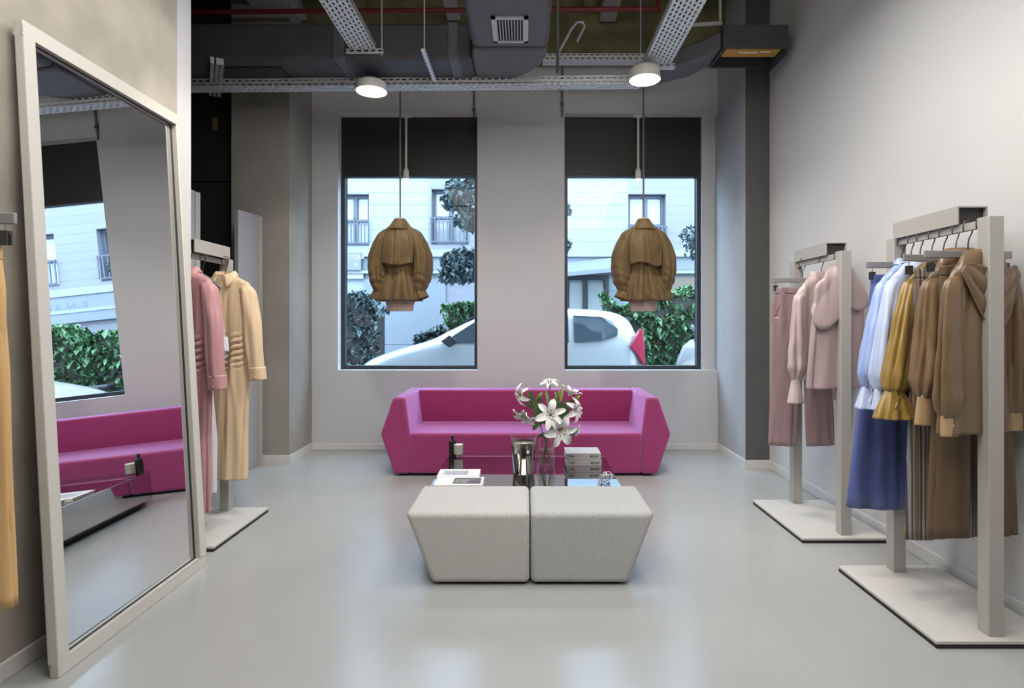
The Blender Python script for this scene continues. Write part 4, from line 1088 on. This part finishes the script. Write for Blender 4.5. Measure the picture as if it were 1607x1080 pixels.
def car(x0, m, label, seed, y0=8.25):
    t = thing('car', label, 'car', (x0, y0, -.02), 0, 'parked cars in the street')
    W = .83
    # stations: x, belt z, roof z, belt half width, roof half width, bottom z
    ST = [(.00, .52, .60, .55, .42, .30), (.08, .66, .75, .74, .58, .24), (.45, .82, .90, .84, .66, .22), (1.05, .97, 1.055, .87, .68, .22), (1.20, 1.0, 1.12, .87, .68, .22), (1.80, 1.02, 1.475, .875, .64, .22), (2.3, 1.02, 1.545, .875, .64, .22),
          (3.0, 1.03, 1.555, .875, .64, .22), (3.6, 1.05, 1.535, .87, .63, .22), (3.98, 1.06, 1.47, .86, .60, .24), (4.10, 1.03, 1.28, .84, .60, .26), (4.20, .95, 1.02, .80, .60, .30), (4.23, .62, .68, .74, .55, .34)]
    rings = []
    for x, bz, rz_, bw, rw, gz in ST:
        bw *= .95; rw *= .95
        half = [(0.0, gz), (bw * .9, gz), (bw, gz + (bz - gz) * .3), (bw * 1.01, gz + (bz - gz) * .7), (bw * .99, bz), (bw * .6 + rw * .4, bz + (rz_ - bz) * .45), (rw * 1.02, rz_ - (rz_ - bz) * .10), (rw * .86, rz_), (0, rz_ + .015)]
        ring = [(x, W - y, z) for y, z in half] + [(x, W + y, z) for y, z in half[-2:0:-1]]
        rings.append(ring)
    o = MB().loft(rings).build('car_body', m, t, smooth=1, angle=50)
    sub = o.modifiers.new('sub', 'SUBSURF'); sub.levels = 2; sub.render_levels = 2
    def side(u0, xz, name, s):
        # window shapes placed on the leaning greenhouse side
        def yy(x, z):
            for A, B in zip(ST, ST[1:]):
                if A[0] <= x <= B[0]:
                    k = (x - A[0]) / (B[0] - A[0]); bz, rz_, bw, rw = [A[j] + (B[j] - A[j]) * k for j in (1, 2, 3, 4)]
                    q = max(0, min(1, (z - bz) / max(.05, rz_ - bz)))
                    return bw * .985 + (rw * 1.0 - bw * .985) * q
            return W
        n = len(xz); f = [(x, W + s * (yy(x, z) * .95 + .035), z) for x, z in xz]; g = [(x, W + s * (yy(x, z) * .95 - .05), z) for x, z in xz]
        return MB().loft([g, f]).build(name, 'car_glass', t)
    for s in (-1, 1):
        side(0, [(1.30, 1.045), (1.84, 1.40), (2.3, 1.45), (2.38, 1.45), (2.38, 1.045)], 'front_side_window', s)
        side(0, [(2.46, 1.045), (2.46, 1.45), (3.0, 1.455), (3.12, 1.45), (3.12, 1.045)], 'rear_side_window', s)
        side(0, [(3.2, 1.05), (3.2, 1.44), (3.6, 1.42), (3.76, 1.36), (3.84, 1.24), (3.82, 1.14), (3.6, 1.075)], 'quarter_window', s)
        MB().prism([(4.00, .99), (4.15, 1.25), (4.185, 1.22), (4.205, .98), (4.215, .72), (4.18, .74), (4.1, .88)], W + s * .70, W + s * .868).build('tail_lamp', 'tail', t, bevel=.01)
        for wx_ in (.78, 3.45):
            wmb = MB(); c = (wx_, W + s * .78, .32)
            rings = [[(c[0] + r * cos(2 * pi * k / 28), c[1] + dy, c[2] + r * sin(2 * pi * k / 28)) for k in range(28)] for r, dy in ((.20, -.1), (.31, -.1), (.32, -.07), (.32, .07), (.31, .1), (.20, .1))]
            wh = wmb.loft(rings).build('wheel', 'tyre', t, smooth=1)
            MB().loft([[(c[0] + r * cos(2 * pi * k / 20), c[1] + s * d, c[2] + r * sin(2 * pi * k / 20)) for k in range(20)] for r, d in ((.21, .085), (.2, .108), (.06, .112))]).build('hub_cap', 'galv', wh)
        MB().loft([[(1.42 + a * .10, W + s * .90 + s * b * .06, 1.05 + c_ * .07) for a, b, c_ in ((-1, -1, 0), (0, -1.0, 1), (1, -1, 0), (0, -1, -1))], [(1.42 + a * .12, W + s * .98 + s * b * .06, 1.07 + c_ * .09) for a, b, c_ in ((-1, 0, 0), (0, 0, 1), (1, 0, 0), (0, 0, -1))]]).build('wing_mirror', 'shop_dark', t, bevel=.01)
        MB().box(2.2, 2.36, W + s * .885 - .02, W + s * .885 + .02, .86, .89).build('door_handle', 'galv' if False else 'shop_dark', t, bevel=.005)
    MB().hexa([(1.2, W - .62, 1.1), (1.2, W + .62, 1.1), (1.24, W + .62, 1.1), (1.24, W - .62, 1.1), (1.76, W - .56, 1.455), (1.76, W + .56, 1.455), (1.8, W + .56, 1.455), (1.8, W - .56, 1.455)]).build('windscreen', 'car_glass', t)
    MB().hexa([(4.04, W - .55, 1.08), (4.04, W + .55, 1.08), (4.17, W + .55, 1.08), (4.17, W - .55, 1.08), (3.94, W - .5, 1.42), (3.94, W + .5, 1.42), (4.03, W + .5, 1.42), (4.03, W - .5, 1.42)]).build('rear_window', 'car_glass', t)
car(-2.50, 'car', 'white hatchback parked outside with its red tail lamp in the right window', 1)
car(2.2, 'car2', 'blush white car parked behind the hatchback, seen only in the mirror', 2, 7.15)

def scooter():
    t = thing('scooter', 'white motor scooter parked at the right edge of the right window', 'scooter', (2.88, 10.28, -.02), R(-14))
    MB().loft([[(-.05 + .0 + a * .12, b * .16, .28) for a, b in ((-1, -1), (1, -1), (1, 1), (-1, 1))], [(-.02 + a * .16, b * .2, .62) for a, b in ((-1, -1), (1, -1), (1, 1), (-1, 1))], [(.08 + a * .14, b * .19, .92) for a, b in ((-1, -1), (1, -1), (1, 1), (-1, 1))], [(.14 + a * .06, b * .1, 1.04) for a, b in ((-1, -1), (1, -1), (1, 1), (-1, 1))]]).build('front_fairing', 'scooter', t, bevel=.05, seg=4)
    MB().loft([[(.25, a * .13, .32 + b) for a, b in ((-1, 0), (1, 0), (1, .06), (-1, .06))], [(.6, a * .17, .34 + b) for a, b in ((-1, 0), (1, 0), (1, .36), (-1, .36))], [(1.15, a * .17, .42 + b) for a, b in ((-1, 0), (1, 0), (1, .36), (-1, .36))], [(1.4, a * .1, .6 + b) for a, b in ((-1, 0), (1, 0), (1, .2), (-1, .2))]]).build('rear_body', 'scooter', t, bevel=.04, seg=4)
    MB().box(-.02, .65, -.15, .15, .26, .33).build('footboard', 'shop_dark', t, bevel=.02)
    MB().box(.55, 1.25, -.15, .15, .76, .86).build('saddle', 'shop_dark', t, bevel=.04, seg=4)
    MB().grid(lambda u, v: (.12 + v * .14 + .12 * (u - .5) ** 2 * 2, (u - .5) * .42, 1.0 + v * .34), 8, 6).build('windshield', 'curtain', t, smooth=1)
    MB().tube([(.2, -.34, 1.06), (.14, -.12, 1.02), (.14, .12, 1.02), (.2, .34, 1.06)], .018, 8).build('handlebar', 'shop_dark', t, smooth=1)
    for s in (-1, 1):
        MB().tube([(.17, s * .24, 1.06), (.12, s * .3, 1.2)], .007, 6).build('mirror_stalk', 'shop_dark', t)
        MB().lathe([(.001, -.012), (.05, -.012), (.06, 0), (.05, .012), (.001, .012)], n=20).build('rear_view_mirror', 'awning', t, smooth=1, loc=(.11, s * .31, 1.25), rot=(0, R(80), 0))
    for x in (-.12, 1.1):
        MB().loft([[(x + r * cos(2 * pi * k / 24), d, .24 + r * sin(2 * pi * k / 24)) for k in range(24)] for r, d in ((.12, -.05), (.22, -.055), (.24, -.02), (.24, .02), (.22, .055), (.12, .05))]).build('wheel', 'tyre', t, smooth=1)
scooter()

# ---- building across the street
BY = 14.0
def building():
    t = thing('apartment_building', 'pale blue and lilac apartment building across the street', 'building', (0, BY, 0))
    def X(px): return (px - 825) / 900 * BY
    def Z(py): return 1.3 - (py - 508) / 900 * BY
    zones = [(-14, X(672), 'facade'), (X(672), X(748) + .6, 'facade_l'), (X(748) + .6, X(985), 'facade'), (X(985), 16, 'facade_l')]
    zl = Z(392)
    wins = []
    def win(x0, x1, z0, z1, rail=True):
        wins.append((x0, x1, z0, z1, rail))
    win(X(530), X(579), Z(386), Z(304)); win(X(677), X(735), Z(384), Z(296)); win(X(986), X(1045), Z(402), Z(304))
    win(4.9, 6.0, Z(386), Z(304)); win(7.0, 8.1, Z(386), Z(304)); win(-7.2, -6.1, Z(386), Z(304))
    for k in range(6): win(-6.6 + k * 2.5, -5.5 + k * 2.5, 5.3, 6.3)
    # wall built course by course around the openings
    for (a, b_, m) in zones:
        mb = MB()
        inz = sorted([w_ for w_ in wins if w_[1] > a and w_[0] < b_])
        for lo, hi in ((0.1, Z(300) + .15), (Z(300) + .15, 6.7)):
            ws = [w_ for w_ in inz if lo <= w_[2] < hi]
            xs = a
            for w_ in ws:
                x0 = max(a, w_[0]); x1 = min(b_, w_[1])
                if x0 > xs: mb.box(xs, x0, 0, .4, lo, hi)
                mb.box(x0, x1, 0, .4, lo, w_[2]); mb.box(x0, x1, 0, .4, w_[3], hi)
                xs = x1
            if xs < b_: mb.box(xs, b_, 0, .4, lo, hi)
        mb.build('wall', m, t)
    for (x0, x1, z0, z1, rail) in wins:
        f = MB(); e = .08
        f.box(x0, x0 + e, .18, .26, z0, z1); f.box(x1 - e, x1, .18, .26, z0, z1); f.box(x0 + e, x1 - e, .18, .26, z1 - e, z1); f.box(x0 + e, x1 - e, .18, .26, z0, z0 + e)
        xm = (x0 + x1) / 2; f.box(xm - .05, xm + .05, .17, .25, z0 + e, z1 - e); f.box(x0 + e, x1 - e, .17, .25, z0 + (z1 - z0) * .48, z0 + (z1 - z0) * .53)
        wo = f.build('window', 'ext_frame', t)
        MB().box(x0 + e, x1 - e, .24, .25, z0 + e, z1 - e).build('pane', 'ext_glass', wo)
        MB().box(x0, x1, .0, .18, z1 - .02, z1).build('lintel', 'ext_frame', wo)
        g = MB(); zr = z0 + (z1 - z0) * .46
        g.box(x0 - .02, x1 + .02, -.08, -.05, zr, zr + .03); g.box(x0 - .02, x1 + .02, -.08, -.05, z0 + .05, z0 + .08)
        n = 9
        for k in range(n + 1):
            xx = x0 + (x1 - x0) * k / n; g.box(xx - .012, xx + .012, -.075, -.055, z0 + .08, zr)
        g.build('railing', 'ext_frame', wo)
    # ground floor: ledge, fascia, awnings, shopfront
    MB().box(-14, 16, -.16, 0, Z(404), Z(393)).build('ledge', 'ledge', t)
    MB().box(-14, 16, -.08, 0, Z(424), Z(404)).build('fascia', 'band', t)
    MB().box(-14, 16, -.14, 0, Z(430), Z(425)).build('lower_ledge', 'ledge', t)
    MB().box(-14, 16, -.04, 0, .1, .8).build('plinth', 'band', t)
    sb = MB().box(X(535), X(570), -.2, -.16, Z(425), Z(398)).build('sign_board', 'awning', t)
    text('BOTEPA', .14, 'lettering', 'sign_txt', sb, (X(543), -.203, Z(406)), (R(90), 0, 0))
    text('4', .16, 'lettering', 'sign_txt', sb, (X(560), -.203, Z(417)), (R(90), 0, 0))
    MB().box(X(535), X(572), -.1, 0, Z(438), Z(428)).build('sign_board', 'curtain', t)
    MB().box(X(572), X(700), -.05, 0, .8, Z(438)).build('shop_recess', 'band', t)
    a = MB(); a.hexa([(X(880), -1.1, Z(440)), (X(965), -1.1, Z(432)), (X(965), 0, Z(428)), (X(880), 0, Z(428)), (X(880), -1.1, Z(434)), (X(965), -1.1, Z(426)), (X(965), 0, Z(402)), (X(880), 0, Z(412))])
    a.build('shop_awning', 'awning', t)
    s = MB(); s.box(X(870), X(955), -.06, 0, Z(440), Z(432)); s.box(X(948), X(955), -.06, 0, .1, Z(440)); s.box(X(914), X(921), -.06, 0, .1, Z(440)); s.box(X(886), X(892), -.06, 0, .1, Z(440))
    sf = s.build('shop_front', 'shop_dark', t)
    for p0, p1 in ((893, 914), (922, 947)):
        MB().box(X(p0), X(p1), -.03, -.01, .8, Z(444)).build('shop_pane', 'curtain', sf)
    MB().box(X(1042), X(1110), -.06, 0, Z(470), Z(436)).build('wood_blind', 'blind_wood', t)
    s2 = MB().box(5.2, 9.2, -.12, 0, Z(445), Z(398)).build('shop_sign', 'band', t)
    text('R-N-AW', .30, 'lettering', 'awning', s2, (6.3, -.125, Z(421)), (R(90), 0, 0))
    MB().box(-14, 16, -.3, .4, 6.7, 6.9).build('cornice', 'ledge', t)
building()

# ------------------------------------------------------------------ light
wd = bpy.data.worlds.new('sky'); SC.world = wd; wd.use_nodes = True
nt = wd.node_tree; bg = nt.nodes['Background']
sk = nt.nodes.new('ShaderNodeTexSky'); sk.sky_type = 'HOSEK_WILKIE'; sk.sun_direction = (.3, -.5, .8); sk.turbidity = 4
mixc = nt.nodes.new('ShaderNodeMixRGB'); mixc.inputs[0].default_value = .9; mixc.inputs[2].default_value = (.62, .80, 1, 1)
nt.links.new(sk.outputs[0], mixc.inputs[1]); nt.links.new(mixc.outputs[0], bg.inputs['Color'])
bg.inputs['Strength'].default_value = 10.5

def sun(rot, e, col, ang=10):
    l = bpy.data.lights.new('sun', 'SUN'); l.energy = e; l.color = col; l.angle = R(ang)
    o = bpy.data.objects.new('sun', l); COL.objects.link(o); o.rotation_euler = rot
sun((R(48), 0, R(-12)), 1.2, (.93, .97, 1), 25)
def area(loc, target, sx, sy, e, col):
    l = bpy.data.lights.new('room_fill', 'AREA'); l.shape = 'RECTANGLE'; l.size = sx; l.size_y = sy; l.energy = e; l.color = col  # unseen fill lamp added to brighten the room, no real fixture
    o = bpy.data.objects.new('room_fill', l); COL.objects.link(o); o.location = loc
    o.rotation_euler = (Vector(target) - Vector(loc)).to_track_quat('-Z', 'Y').to_euler()
def spot(loc, target, e, col, size, blend=.6, soft=.06):
    l = bpy.data.lights.new('track_spot', 'SPOT'); l.energy = e; l.color = col; l.spot_size = R(size); l.spot_blend = blend; l.shadow_soft_size = soft
    o = bpy.data.objects.new('track_spot', l); COL.objects.link(o); o.location = loc
    o.rotation_euler = (Vector(target) - Vector(loc)).to_track_quat('-Z', 'Y').to_euler()
W1 = (1, .975, .945)
area((.1, .9, 3.32), (.1, 1.2, 0), 2.8, 1.8, 88, W1)
area((.1, 2.9, 3.32), (.1, 3.0, 0), 2.6, 1.0, 62, W1)
area((.1, 1.5, 4.4), (.1, 4.6, 4.0), 3.0, 1.2, 24, W1)  # added fill to lift the dark ceiling
for x in (-1.216, 1.117):
    l = bpy.data.lights.new('window_daylight', 'AREA'); l.shape = 'RECTANGLE'; l.size = 1.36; l.size_y = 1.95; l.cycles.is_portal = True
    o = bpy.data.objects.new('window_daylight', l); COL.objects.link(o); o.location = (x, FY + .25, 1.85); o.rotation_euler = (R(-90), 0, 0)
spot((.6, 1.6, 3.7), (2.19, 2.5, 2.3), 62, (1, .88, .70), 70, .9)
spot((.9, 2.0, 3.7), (1.95, 2.6, .9), 105, (1, .92, .8), 60, .7)
spot((.9, 3.0, 3.6), (1.95, 3.8, .9), 110, (1, .93, .84), 55, .7)
spot((-.8, 1.9, 3.7), (-1.87, 2.45, 2.75), 36, (1, .87, .66), 55, .9)
spot((-.7, 1.2, 3.7), (-1.87, 1.6, 1.6), 30, (1, .88, .70), 60, .9)
spot((-.8, 2.6, 3.6), (-2.0, 3.7, 1.0), 120, (1, .92, .8), 50, .7)

SC.view_settings.view_transform = 'Standard'
SC.view_settings.look = 'None'
SC.view_settings.exposure = 0
SC.cycles.use_denoising = True
SC.cycles.max_bounces = 8
SC.cycles.transparent_max_bounces = 16
SC.cycles.sample_clamp_indirect = 10
SC.cycles.caustics_reflective = False; SC.cycles.caustics_refractive = False
